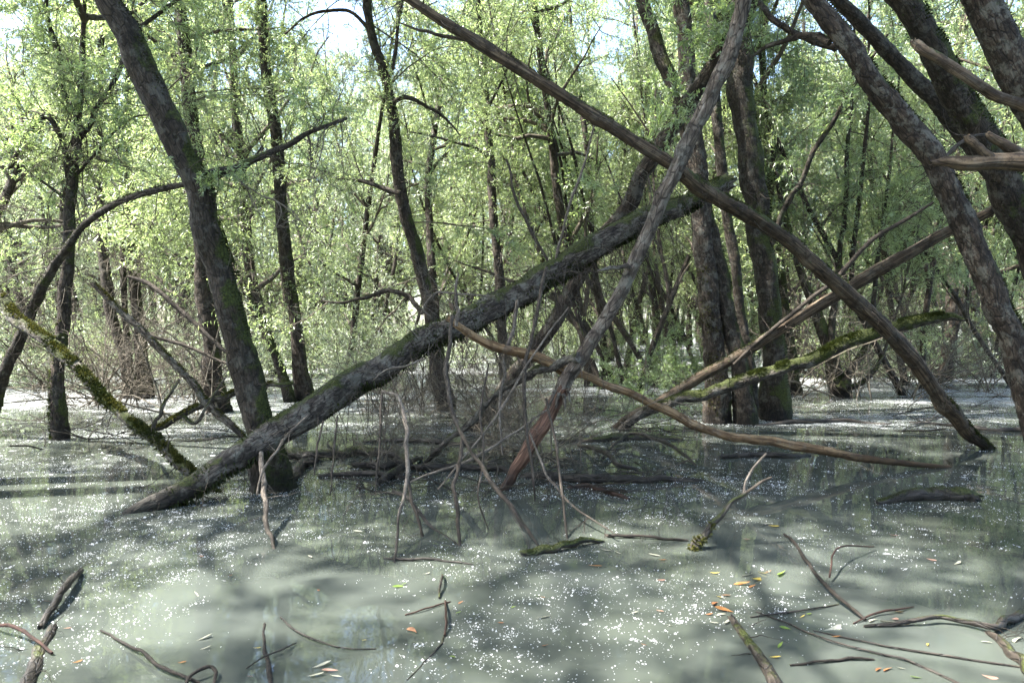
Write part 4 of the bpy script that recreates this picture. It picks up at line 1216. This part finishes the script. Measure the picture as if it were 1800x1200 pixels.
wood = [
    # label, nodes, mat, sink, name, cat, lift
    ('mossy low branch lying on the water right of the leaning willow foot', [(492, 806, 20), (530, 808, 18), (575, 806, 16), (640, 800, 17), (700, 806, 14), (722, 815, 9)], 'drift', 'fallen_branch', 'branch', .05, .3),
    ('short upturned mossy snag on the low branch beside the willow', [(596, 805, 10), (585, 790, 9), (578, 780, 7)], 'drift', 'snag', 'branch', .06, .3),
    ('crooked dark root curling out of the water at the willow foot', [(505, 855, 22), (515, 838, 20), (530, 820, 16), (560, 810, 10)], 'drift', 'root', 'root', .03, 0),
    ('dark half sunken branch left of the hanging white stem', [(625, 822, 10), (665, 824, 14), (710, 822, 13), (745, 828, 12), (800, 826, 13), (870, 828, 12), (900, 832, 7)], 'drift', 'fallen_branch', 'branch', .03, -.2),
    ('black sunken branch lying nearest under the hanging stems', [(560, 838, 7), (610, 836, 10), (660, 838, 9), (730, 842, 8)], 'drift', 'fallen_branch', 'branch', .01, -.2),
    ('dark branch slanting up through the tangle below the white stem', [(670, 850, 12), (695, 838, 13), (722, 820, 10), (740, 808, 6)], 'drift', 'fallen_branch', 'branch', .05, 0),
    ('dark wet log lying just right of the peeled trunk foot', [(925, 838, 12), (985, 843, 16), (1030, 848, 14), (1100, 850, 14), (1140, 848, 12), (1235, 846, 7)], 'drift', 'fallen_branch', 'branch', .03, -.2),
    ('red brown branch floating below the dark wet log', [(1000, 858, 6), (1030, 856, 9), (1060, 864, 9), (1105, 878, 7)], 'peeled', 'fallen_branch', 'branch', .02, -.3),
    ('stubby fork of dead wood behind the dark wet log', [(1018, 786, 5), (1050, 805, 8), (1085, 828, 9), (1120, 832, 6)], 'drift', 'fallen_branch', 'branch', .10, 0),
    ('arched dark twig bridging the water right of the peeled foot', [(1060, 808, 4), (1095, 784, 6), (1120, 782, 6), (1160, 797, 7), (1200, 815, 6), (1225, 824, 3)], 'drift', 'fallen_branch', 'branch', .15, 0),
    ('long sunken log with a mossy back behind the arched twig', [(985, 776, 9), (1050, 776, 11), (1120, 772, 12), (1200, 772, 9)], 'drift', 'fallen_log', 'log', .02, .3),
    ('dark sunken log behind the white hanging stem', [(640, 778, 5), (700, 776, 8), (780, 780, 8), (880, 784, 5)], 'drift', 'fallen_log', 'log', .02, 0),
    ('dark log lying in the water beneath the stripped branch', [(1270, 806, 7), (1330, 803, 10), (1380, 804, 10), (1425, 800, 6)], 'drift', 'fallen_log', 'log', .02, -.2),
    ('black sunken log stretching right from the brown trunk foot', [(1600, 742, 5), (1660, 748, 7), (1730, 756, 9), (1800, 758, 10), (1850, 758, 10)], 'drift', 'fallen_log', 'log', .02, -.2),
    ('dark sunken pole lying across in front of the big trunks', [(1330, 748, 6), (1400, 744, 8), (1480, 742, 8), (1560, 746, 6)], 'drift', 'fallen_log', 'log', .02, -.2),
    ('chunky rotten log floating alone at right with mossy back', [(1545, 886, 10), (1580, 880, 18), (1620, 878, 25), (1660, 877, 26), (1700, 878, 26), (1716, 880, 23)], 'drift', 'floating_log', 'log', .04, .2),
    ('short mossy stick floating in the middle foreground', [(920, 976, 12), (950, 972, 15), (1000, 964, 12), (1030, 958, 10), (1060, 952, 5)], 'drift', 'floating_stick', 'stick', .02, .5),
    ('straight bare stick floating right of the short mossy one', [(1066, 942, 8), (1076, 945, 6), (1120, 946, 5), (1210, 951, 4)], 'twig', 'floating_stick', 'stick', .015, 0),
    ('thin dark stick floating left of the short mossy one', [(676, 981, 4), (720, 986, 5), (760, 985, 4), (830, 992, 3)], 'drift', 'floating_stick', 'stick', .01, 0),
    ('dark broken log poking out of the water at lower left', [(143, 1008, 12), (128, 1030, 16), (105, 1062, 18), (72, 1104, 14)], 'drift', 'floating_log', 'log', .05, -.2),
    ('dark mossy debris log at the lower left corner', [(92, 1104, 20), (72, 1140, 30), (58, 1175, 34), (36, 1235, 36)], 'drift', 'floating_log', 'log', -.015, .1),
    ('long red brown twig sticking out at the lower left corner', [(-40, 1098, 6), (0, 1114, 8), (50, 1132, 8), (90, 1152, 6)], 'twig_red', 'twig', 'stick', .05, -.3),
    ('curved brown twig lying across the bottom left water', [(178, 1110, 4), (210, 1130, 6), (250, 1155, 7), (285, 1180, 8), (325, 1195, 7), (350, 1200, 4)], 'twig', 'twig', 'stick', .02, -.2),
    ('bent grey twig end at the bottom edge left of centre', [(326, 1210, 8), (340, 1196, 8), (368, 1186, 9), (378, 1188, 9), (376, 1206, 8)], 'twig', 'twig', 'stick', .04, -.2),
    ('thin dark twig curving right at the bottom left of centre', [(493, 1085, 4), (512, 1106, 5), (555, 1128, 4), (610, 1142, 3), (660, 1140, 3)], 'drift', 'twig', 'stick', .01, -.2),
    ('vertical drowned stick at the bottom left of centre', [(464, 1096, 6), (466, 1130, 8), (470, 1160, 10), (480, 1215, 12)], 'twig', 'twig', 'stick', .0, -.2),
    ('forked dark twig crossing the vertical drowned stick', [(434, 1176, 3), (470, 1158, 4), (500, 1146, 4), (520, 1132, 3)], 'drift', 'twig', 'stick', .02, -.2),
    ('straight dark twig leaning up out of the water at lower right', [(1380, 940, 4), (1402, 968, 6), (1430, 1015, 6), (1465, 1055, 7), (1500, 1080, 6), (1522, 1092, 5)], 'twig', 'twig', 'stick', .04, -.2),
    ('curved reddish shoot arching up beside the straight dark twig', [(1457, 1022, 4), (1464, 1000, 4), (1485, 984, 4), (1535, 967, 3)], 'twig_red', 'twig', 'stick', .10, -.3),
    ('crooked mossy branch entering at the lower right edge', [(1850, 1070, 26), (1800, 1086, 21), (1765, 1106, 17), (1740, 1112, 14), (1690, 1100, 12), (1640, 1096, 11), (1590, 1100, 10), (1520, 1102, 6)], 'drift', 'fallen_branch', 'branch', .03, .02),
    ('rotting mossy bough at the right corner below the crooked branch', [(1740, 1112, 16), (1770, 1140, 22), (1800, 1170, 26), (1830, 1215, 26)], 'drift', 'fallen_branch', 'branch', .01, 0),
    ('drowned mossy log just under the surface at bottom right', [(1286, 1086, 18), (1310, 1120, 26), (1340, 1160, 32), (1372, 1220, 38)], 'drift', 'sunken_log', 'log', -.035, .1),
    ('long thin twig trailing over the drowned log to the right', [(1330, 1075, 3), (1390, 1100, 4), (1460, 1130, 5), (1540, 1150, 5), (1600, 1165, 6), (1660, 1190, 7), (1720, 1225, 6)], 'drift', 'twig', 'stick', .01, -.1),
    ('second long thin twig trailing nearer the right edge', [(1430, 1108, 3), (1520, 1130, 4), (1600, 1145, 5), (1700, 1160, 5), (1830, 1178, 5)], 'drift', 'twig', 'stick', .01, -.1),
    ('mossy short twig lying left of the straight dark twig', [(1320, 1085, 3), (1370, 1080, 4), (1420, 1074, 4), (1475, 1062, 3)], 'drift', 'twig', 'stick', .01, .1),
    ('brown twig with leaves lying right of the straight dark twig', [(1500, 1096, 3), (1540, 1082, 5), (1570, 1078, 5), (1605, 1068, 3)], 'twig_red', 'twig', 'stick', .02, -.1),
    ('brown twig at the bottom edge under the drowned log', [(1390, 1170, 5), (1440, 1166, 6), (1495, 1160, 7), (1535, 1160, 5)], 'twig', 'twig', 'stick', .01, 0),
    ('small upright stub in the middle of the foreground water', [(778, 1012, 5), (776, 1030, 6), (772, 1052, 5)], 'drift', 'twig', 'stick', .03, 0),
    ('upright brown stick standing in the foreground right of the watermarkless middle'.replace(' right of the watermarkless middle', ' near the bottom middle'), [(783, 1058, 5), (784, 1090, 6), (782, 1118, 6)], 'peeled', 'twig', 'stick', .03, 0),
    ('thin brown twig lying flat left of the upright brown stick', [(712, 1082, 3), (750, 1072, 4), (790, 1058, 3)], 'twig_red', 'twig', 'stick', .01, 0),
    ('forked drowned twig below the upright brown stick', [(780, 1120, 6), (770, 1140, 5), (745, 1165, 4), (715, 1195, 3)], 'drift', 'twig', 'stick', .0, 0),
]
for lab, nd, mt, nm, cat, lift, ms in wood:
    P = np.array([onw(x, y, 0) for x, y, _ in nd])
    Rr = np.array([w * 0.5 * p[1] / FPX for (_, _, w), p in zip(nd, P)])
    if nd[0][1] > 1000:
        Rr = Rr * .78
    P[:, 2] += lift * np.sin(np.linspace(0.25, 2.9, len(P))) + Rr * 0.15
    if nm == 'sunken_log':
        P[:, 2] = -.30 * Rr
    loc = (P[0, 0], P[0, 1], 0)
    big = Rr.max() > .02
    me, Pf, Rf = stem_mesh(nm, P, Rr, M[mt], loc, 16 if big else 8, ms, wob=.15 if nm == 'sunken_log' else .3 if nm == 'floating_log' else .9, lump=.1 if nm == 'sunken_log' else .22 if nm == 'floating_log' else .5, jag=(.8, .8))
    h = Thing(tag(link(nm, me, None, loc), lab, cat), loc, Pf, Rf)
    if ms >= .5 or (ms >= .2 and Rr.max() > .035 and nm != 'sunken_log'):
        tufts(h, 1800 if big else 400, 0, 1, (0, -.2, 1), .006 + .03 * Rr.max(), .8, 'moss' if ms >= .5 else 'moss_dark')
    if Rr.max() > .012:
        twiglets(h, 5, .22, 0.1, 1, .003, 'twig', sub=1)
D8 = log('slanting mossy stick standing out of the water with a pink pale fork',
         [(1220, 964, 26), (1240, 940, 20), (1268, 905, 13), (1290, 882, 11), (1310, 868, 10)], None, 4.7, 'drift', 'a', k=14, moss=.2, name='standing_stick', cat='stick', wob=1)
branch(D8, [(1308, 870, 8), (1312, 845, 6), (1326, 820, 6), (1348, 796, 5)], 4.7, 4.75, 'twig_pale', 'fork', 8)
branch(D8, [(1306, 870, 8), (1325, 855, 8), (1348, 842, 7), (1356, 838, 5)], 4.7, 4.7, 'twig', 'fork', 8)
tufts(D8, 1500, 0, .7, (0, -.5, 1), .02, .7, 'moss_gold')

# loose dead sticks of the tangle under the logs, one after another
def stick_mesh(sd):
    r = np.random.default_rng(sd)
    mb = MB()
    P = wander([[-.5, 0, 0]], [[1, 0, 0]], [1.0], 12, .10, 0, r)
    tubes(mb, P, .011 * np.linspace(.8, .4, 12)[None], 6)
    s, d, _ = spawn(P, 4, .2, .9, .8, .7, r)
    tubes(mb, wander(s, d, .28 * r.uniform(.4, 1.2, len(s)), 6, .2, 0, r), .005 * np.linspace(1, .4, 6)[None].repeat(len(s), 0), 4)
    return mb


STK = [stick_mesh(700 + i).mesh('dead_stick', M[m]) for i, m in enumerate(['twig', 'drift', 'twig_pale', 'drift', 'twig'])]
zones = [
    (620, 1220, 770, 872, 85, 'dead stick tangled in the water beneath the leaning trunks', 'dead sticks tangled beneath the leaning trunks', (.25, .9)),
    (20, 400, 690, 790, 34, 'dead stick in the brushwood heap in the water at left', 'dead sticks in the brushwood at left', (.4, 1.3)),
    (1000, 1250, 700, 770, 26, 'dead stick heaped behind the stripped branch by the big trunks', 'dead sticks heaped by the big trunks', (.4, 1.3)),
    (1400, 1800, 660, 760, 26, 'dead stick lying in the far shining water at right', 'dead sticks in the shining water at right', (.4, 1.4)),
]
for x0, x1, y0, y1, n, lab, grp, (s0, s1) in zones:
    for i in range(n):
        p = onw(random.uniform(x0, x1), random.uniform(y0, y1))
        o = tag(link('dead_stick', STK[i % 5], None, (p[0], p[1], random.uniform(-.01, .12))), ['grey twiggy ', 'dark wet ', 'pale bleached ', 'dark wet ', 'grey twiggy '][i % 5] + lab, 'stick', ['grey ', 'dark wet ', 'pale ', 'dark wet ', 'grey '][i % 5] + grp)
        o.rotation_euler = (random.uniform(0, 6.28), random.gauss(0, .22), random.gauss(0, .6) + (3.14 if random.random() < .5 else 0))
        o.scale = (random.uniform(s0, s1),) * 3

random.seed(41)
bushes = []
# ------------------------------------------------------------------ bushes in the water
for i in range(40):
    Y = random.uniform(7.4, 14)
    lo, hi = (620, 1010) if i < 17 else ((1380, 1780) if i < 31 else (0, 420))
    px = random.uniform(lo, hi)
    if i >= 31:
        Y = random.uniform(11, 24)
    zone, grp = (('bare twiggy bush standing in the water behind the middle of the big log', 'bare bushes behind the log') if i < 17 else
                 ('bare brown bush in the thicket at the right behind the mossy log', 'bare bushes at right') if i < 31 else
                 ('bare grey bush in the flooded thicket at left', 'bare bushes at left'))
    if i >= 17 and i < 31:
        Y = random.uniform(12.5, 25)
    x = (px - 900) / FPX * Y
    bush = shrub(SHRUB_BARE[i % 4], (x, Y, 0), random.uniform(.55, 1.0) * (1.45 if i >= 17 else .8), zone, grp, name='bare_shrub')
    bushes.append((900 + x / Y * FPX, 'bare bush', bush))
for px, Y, k, s in [(600, 17, 0, 1.0), (650, 19, 0, 1.1), (560, 21, 1, 1.0), (700, 22, 0, 1.2), (620, 24, 1, 1.2), (1130, 15, 2, .8), (1170, 17, 2, .9), (1210, 19, 2, 1.0), (1100, 20, 1, .9), (1560, 24, 1, 1.0), (80, 22, 0, 1.0), (300, 22, 0, 1.1), (200, 26, 1, 1.1), (960, 22, 0, 1.1), (1000, 26, 1, 1.2), (820, 25, 0, 1.2), (1300, 24, 1, 1.1), (440, 25, 0, 1.2), (900, 30, 1, 1.3), (1620, 32, 1, 1.2), (30, 30, 0, 1.3), (1450, 18, 1, .9), (1530, 19, 0, 1.0), (1600, 21, 1, 1.0), (1680, 20, 0, 1.0), (1750, 22, 1, 1.1), (1420, 22, 0, 1.1), (60, 17, 0, 1.0), (150, 19, 1, .9), (330, 18, 0, .9), (20, 20, 1, 1.0), (250, 24, 0, 1.2), (460, 20, 0, 1.0)]:
    x = (px - 900) / FPX * Y
    lab = ('pale green leafy bush low over the water left of the log', 'leafy bushes left of the log') if px < 760 and Y < 25 else \
          ('bright green low leafy bush by the big trunks right of centre', 'low leafy bushes by the big trunks') if 1050 < px < 1250 else \
          ('leafy bush among the far trunks at the water edge', 'leafy bushes among the far trunks')
    bushes.append((px, 'leafy bush', shrub(SHRUB_LEAF[k], (x, Y, 0), s, lab[0], lab[1])))

random.seed(43)
# ------------------------------------------------------------------ the stand of willows beyond
placed = [(h.loc[0], h.loc[1]) for h in TM] + [(h.loc[0], h.loc[1]) for h in (R1, R2, R3)]
cnt = 0
stand = []
for it in range(6000):
    Y = 17 + 45 * random.random() ** 0.75
    x = random.uniform(-.85, .85) * Y
    if any((x - a) ** 2 + (Y - b) ** 2 < (2.3 + .012 * Y) ** 2 for a, b in placed):
        continue
    if Y < 30 and x > .42 * Y and x < .8 * Y and random.random() < .45:
        continue
    placed.append((x, Y))
    thin = Y < 34 and random.random() < (.6 if x > .1 * Y else .3)
    root = stand_tree(0 if thin else random.randrange(1, 8), (x, Y, 0), random.uniform(.9, 1.25) * (1 + max(0, Y - 20) * .010), random.uniform(0, 6.28),
                      (random.gauss(0, .07), random.gauss(0, .16 if thin else .09)), '', 'willows of the flooded stand behind')
    stand.append((900 + x / Y * FPX, 'nearer willow' if Y < 34 else 'distant willow', root))
    cnt += 1
    if cnt >= 165:
        break
random.seed(57)
for i in range(44):
    px = random.uniform(1390, 1790) if i < 28 else random.uniform(1050, 1235)
    Y = random.uniform(15, 27)
    x = (px - 900) / FPX * Y
    if any((x - a) ** 2 + (Y - b) ** 2 < .5 for a, b in placed):
        continue
    placed.append((x, Y))
    stand.append((px, 'nearer willow', stand_tree(0, (x, Y, 0), random.uniform(.8, 1.2), random.uniform(0, 6.28), (random.gauss(0, .06), random.gauss(-.06, .20)), '', 'willows of the flooded stand behind')))
marks = [(-400, None), (110, 'the slim forking trunk'), (225, 'the close pair'), (415, 'the thick leaning willow'), (527, 'the flared trunk'), (765, 'the curving middle trunk'),
         (1048, 'the light grey leaning trunk'), (1250, 'the pale furrowed trunk'), (1358, 'the thickest mossy trunk'), (1460, 'the mossy stump willow'), (1710, 'the bulging foot trunk'), (2400, None)]
nth = ['first', 'second', 'third', 'fourth', 'fifth', 'sixth', 'seventh', 'eighth', 'ninth', 'tenth', 'eleventh', 'twelfth', 'thirteenth', 'fourteenth', 'fifteenth', 'sixteenth', 'seventeenth', 'eighteenth', 'nineteenth', 'twentieth']
for (a, la), (b, lb) in zip(marks, marks[1:]):
    for zone in ('nearer willow', 'distant willow', 'bare bush', 'leafy bush'):
        got = sorted([s for s in stand + bushes if a <= s[0] < b and s[1] == zone], key=lambda s: s[0])
        for q, s in enumerate(got):
            where = f'left of {lb}' if la is None else f'right of {la}' if lb is None else f'between {la} and {lb}'
            s[2]['label'] = f"{nth[min(q, 19)]} {zone} from the left {where}".replace('the ', '').replace('from left', 'from the left')
# willows beside and behind the photographer's spot, which shade the near water
for x, Y, k in [(9, 8, 0), (11, 12, 3), (8.5, 4.5, 6), (-6, -4.5, 3), (3, -6, 0), (8, -3, 5), (-1.5, -8, 1), (-11, -1.5, 5), (-17, 12, 0), (14, 5, 1), (-7.6, 6.2, 7), (-10.4, 5.2, 7), (-5.6, -1.5, 2), (-11.8, 0.6, 4), (-13, 3.0, 0), (-15, 9, 2)]:
    random.seed(int(abs(x * 100)) + 3)
    stand_tree(k + 1, (x, Y, 0), random.uniform(1.0, 1.3), random.uniform(0, 6.28), (random.gauss(0, .05), random.gauss(0, .06)),
               'leafy willow standing beside or behind the viewpoint outside the picture', 'willows around the viewpoint')

random.seed(99)
# the far wood, which reads as one mass
r = np.random.default_rng(900)
mb, tb = MB(), MB()
n = 260
th = r.uniform(-.80, .80, n)
dist = r.uniform(60, 80, n)
A = np.stack([np.sin(th) * dist, np.cos(th) * dist, np.full(n, -.2)], -1)
P = wander(A, np.tile([[0, 0, 1.]], (n, 1)), r.uniform(11, 15, n), 8, .06, .02, r)
tubes(tb, P, .16 * np.linspace(1, .3, 8)[None].repeat(n, 0), 6)
s, d, _ = spawn(P, 22, .03, 1, 1.0, .1, r)
Q = wander(s, d, r.uniform(1.5, 3.5, len(s)), 5, .2, 0, r)
tubes(tb, Q, .025 * np.linspace(1, .4, 5)[None].repeat(len(s), 0), 3)
leaves(mb, Q, 25, .40, .13, .4, r)
w = tag(link('far_woods', tb.mesh('far_woods', M['limb'])), 'far flooded wood closing the view behind the willows', kind='stuff')
tag(link('foliage', mb.mesh('foliage', M['leaf'], smooth=False), w), kind='stuff')

# ------------------------------------------------------------------ willow fluff and leaves on the water
RING = [T1, T3, L1, L3, P2, R1, R2, R3, L4, F1]


def flakes(n, ymin, ymax, s0, s1, sd, thr=-.2):
    r = np.random.default_rng(sd)
    nc = n // 4
    # equal numbers per unit of ground, more in drift lines
    Yc = np.sqrt(r.uniform(ymin ** 2, ymax ** 2, nc * 3))
    xc = r.uniform(-.82, .82, nc * 3) * Yc
    q = np.stack([xc * .9, Yc * 1.6, xc * 0], -1)
    d = vnoise(q, sd) + .6 * vnoise(q * 3.1, sd + 1)
    ok = d + r.normal(0, .35, len(d)) > thr
    xc, Yc = xc[ok], Yc[ok]
    rep = 1 + r.poisson(2.2, len(xc)) * (r.random(len(xc)) < .55)
    rep = rep + r.integers(8, 34, len(xc)) * (r.random(len(xc)) < .05)
    x = np.repeat(xc, rep)
    y = np.repeat(Yc, rep)
    sp = np.repeat(r.uniform(.008, .05, len(xc)), rep)
    x = x + r.normal(0, 1, len(x)) * sp
    y = y + r.normal(0, 1, len(x)) * sp
    x, y = x[:n], y[:n]
    for c in [h.P[np.argmin(np.abs(h.P[:, 2]))] for h in RING]:
        m = 130
        a = r.uniform(0, 6.28, m)
        q = .20 + .16 * r.random(m) ** 2
        x = np.concatenate([x, c[0] + np.cos(a) * q * 1.5])
        y = np.concatenate([y, c[1] + np.sin(a) * q])
    n = len(x)
    s = (s0 + (s1 - s0) * r.random(n) ** 1.7) * (1 + (r.random(n) < .06) * 1.2)
    m = 5
    ang = np.linspace(0, 2 * np.pi, m, endpoint=False)[None] + r.uniform(0, 6, (n, 1))
    rad = s[:, None] * r.uniform(.35, 1.2, (n, m))
    V = np.zeros((n, m + 1, 3))
    V[:, :m, 0] = x[:, None] + np.cos(ang) * rad
    V[:, :m, 1] = y[:, None] + np.sin(ang) * rad
    V[:, :m, 2] = .001
    V[:, m, 0], V[:, m, 1], V[:, m, 2] = x, y, .001 + s * r.uniform(.3, .9, n)
    b = np.arange(n)[:, None, None] * (m + 1)
    j = np.arange(m)
    F = (b + np.stack([j, (j + 1) % m, np.full(m, m)], -1)[None]).reshape(-1, 3)
    mb = MB()
    mb.add(V, F)
    return mb


tag(link('willow_fluff', flakes(36000, 2.4, 7.5, .0009, .0046, 31, .15).mesh('willow_fluff', M['fluff'])), 'white willow fluff drifting on the near water', kind='stuff')
tag(link('willow_fluff', flakes(24000, 5.5, 17, .0018, .0062, 33, .0).mesh('willow_fluff', M['fluff'])), 'white willow fluff drifting on the farther water', kind='stuff')

cols = {
    'yellow': plain('yellow_leaf', (.32, .23, .04), (.42, .33, .07), .5, 40, .25),
    'orange': plain('orange_leaf', (.16, .065, .022), (.27, .13, .04), .5, 40, .2),
    'brown': plain('brown_leaf', (.12, .05, .02), (.25, .11, .045), .6, 40, .1),
    'green': plain('green_leaf', (.09, .15, .025), (.18, .25, .05), .5, 40, .3),
    'pale': plain('pale_leaf', (.24, .24, .18), (.36, .35, .28), .6, 40, .2),
    'pink': plain('pink_leaf', (.26, .14, .10), (.36, .23, .17), .6, 40, .2),
}


def leaf_mesh(mat, sd):
    r = np.random.default_rng(sd)
    L, n = 1.0, 7
    s = np.linspace(0, 1, n)
    w = .13 * np.sin(np.pi * s ** .8) * (1 - .25 * s)
    bend = r.uniform(-.12, .12)
    c = np.stack([s - .5, bend * np.sin(np.pi * s), .03 + .10 * r.uniform(-.3, 1) * (2 * s - 1) ** 2], -1)
    V = np.stack([c + np.stack([s * 0, -w, w * .35], -1), c, c + np.stack([s * 0, w, w * .35], -1)], 1).reshape(-1, 3)
    F = []
    for i in range(n - 1):
        for j in range(2):
            F.append([i * 3 + j, (i + 1) * 3 + j, (i + 1) * 3 + j + 1, i * 3 + j + 1])
    mb = MB()
    mb.add(V, np.array(F))
    return mb.mesh('fallen_leaf', mat)


LM = {k: [leaf_mesh(m, 50 + i) for i in range(3)] for k, m in cols.items()}
def fleaf(px, py, L, color, rz, lab, grp):
    p = onw(px, py)
    o = tag(link('fallen_leaf', random.choice(LM[color]), None, (p[0], p[1], .004)), lab, 'leaf', grp)
    o.rotation_euler = (random.gauss(0, .3), random.gauss(0, .13), rz)
    s = .85 * L * p[1] / FPX
    o.scale = (s, s * random.uniform(.8, 1.2), s)


spots = [(1256, 1008, 22, 'yellow'), (1315, 1012, 34, 'pale'), (1305, 1028, 36, 'orange'), (1330, 1018, 40, 'yellow'), (1375, 1010, 42, 'green'), (1340, 1008, 22, 'yellow'), (1350, 1006, 16, 'orange'),
         (1322, 1032, 24, 'orange'), (1265, 1050, 20, 'yellow'), (1275, 1047, 22, 'brown'), (1258, 1062, 30, 'brown'), (1272, 1074, 40, 'orange'), (1268, 1082, 26, 'pale'), (1276, 1095, 30, 'pale'),
         (1255, 1095, 20, 'pale'), (1246, 1080, 18, 'brown'), (1380, 1105, 24, 'green'), (1410, 1084, 16, 'yellow'), (1421, 1080, 18, 'green'), (1462, 1104, 48, 'pale'), (1560, 1094, 34, 'pale'), (1536, 1092, 30, 'pale'),
         (1572, 1088, 26, 'pink'), (1594, 1098, 18, 'orange'), (1575, 1076, 30, 'orange'), (1470, 1120, 20, 'orange'), (1363, 1156, 24, 'yellow'), (1372, 1135, 30, 'green'), (1562, 1178, 30, 'brown'), (1545, 1178, 26, 'brown'),
         (1584, 1176, 18, 'pale'), (1632, 1134, 16, 'yellow'), (1735, 1130, 24, 'pale'), (1610, 1192, 26, 'green'), (1740, 1190, 32, 'pink'), (1790, 1126, 36, 'pale'), (1348, 922, 34, 'pale'), (1312, 948, 16, 'pink'),
         (1360, 925, 24, 'yellow'), (1638, 984, 20, 'pink'), (1682, 990, 30, 'pale'), (1572, 942, 20, 'pink'), (700, 1032, 26, 'green'), (708, 1028, 20, 'green'), (946, 1048, 16, 'green'), (954, 1050, 12, 'orange'),
         (955, 1086, 36, 'pale'), (903, 1068, 14, 'green'), (1116, 1078, 18, 'pale'), (1160, 1074, 18, 'pink'), (1176, 1100, 16, 'pale'), (1132, 1134, 14, 'brown'), (958, 1136, 18, 'brown'), (795, 1156, 20, 'green'),
         (640, 1126, 12, 'yellow'), (724, 1110, 30, 'brown'), (345, 1046, 22, 'pale'), (452, 1140, 18, 'yellow'), (136, 1164, 22, 'orange'), (360, 1122, 32, 'pale'), (362, 1140, 24, 'pale'), (566, 1170, 40, 'pale'),
         (580, 1180, 36, 'pink'), (555, 1188, 36, 'pale'), (590, 1190, 30, 'pale'), (440, 1190, 20, 'pink'), (545, 980, 22, 'pale'), (355, 978, 16, 'pink'), (1064, 968, 22, 'pale'), (1046, 996, 32, 'orange'),
         (1150, 976, 28, 'pale'), (1085, 972, 20, 'pale'), (1164, 985, 20, 'orange'), (750, 1009, 16, 'pale'), (1162, 1020, 20, 'pink'), (405, 1012, 10, 'brown'), (560, 1038, 12, 'brown'), (880, 1095, 14, 'brown'),
         (1020, 1010, 12, 'pale'), (630, 935, 24, 'pale'), (118, 1105, 16, 'pink'), (320, 1165, 18, 'orange'), (810, 1060, 14, 'brown'), (806, 1078, 18, 'green')]
word = {'yellow': 'bright yellow', 'orange': 'orange', 'brown': 'curled dark brown', 'green': 'fresh green', 'pale': 'bleached pale', 'pink': 'faded pinkish'}
for px, py, L, c in spots:
    reg = 'the leaf drift at lower right' if px > 1230 else 'the middle foreground water' if px > 600 else 'the lower left water'
    fleaf(px, py, L, c, random.uniform(-.9, .9) + (3.14 if random.random() < .5 else 0), f'{word[c]} willow leaf floating in {reg}', f'{word[c]} leaves in {reg}')
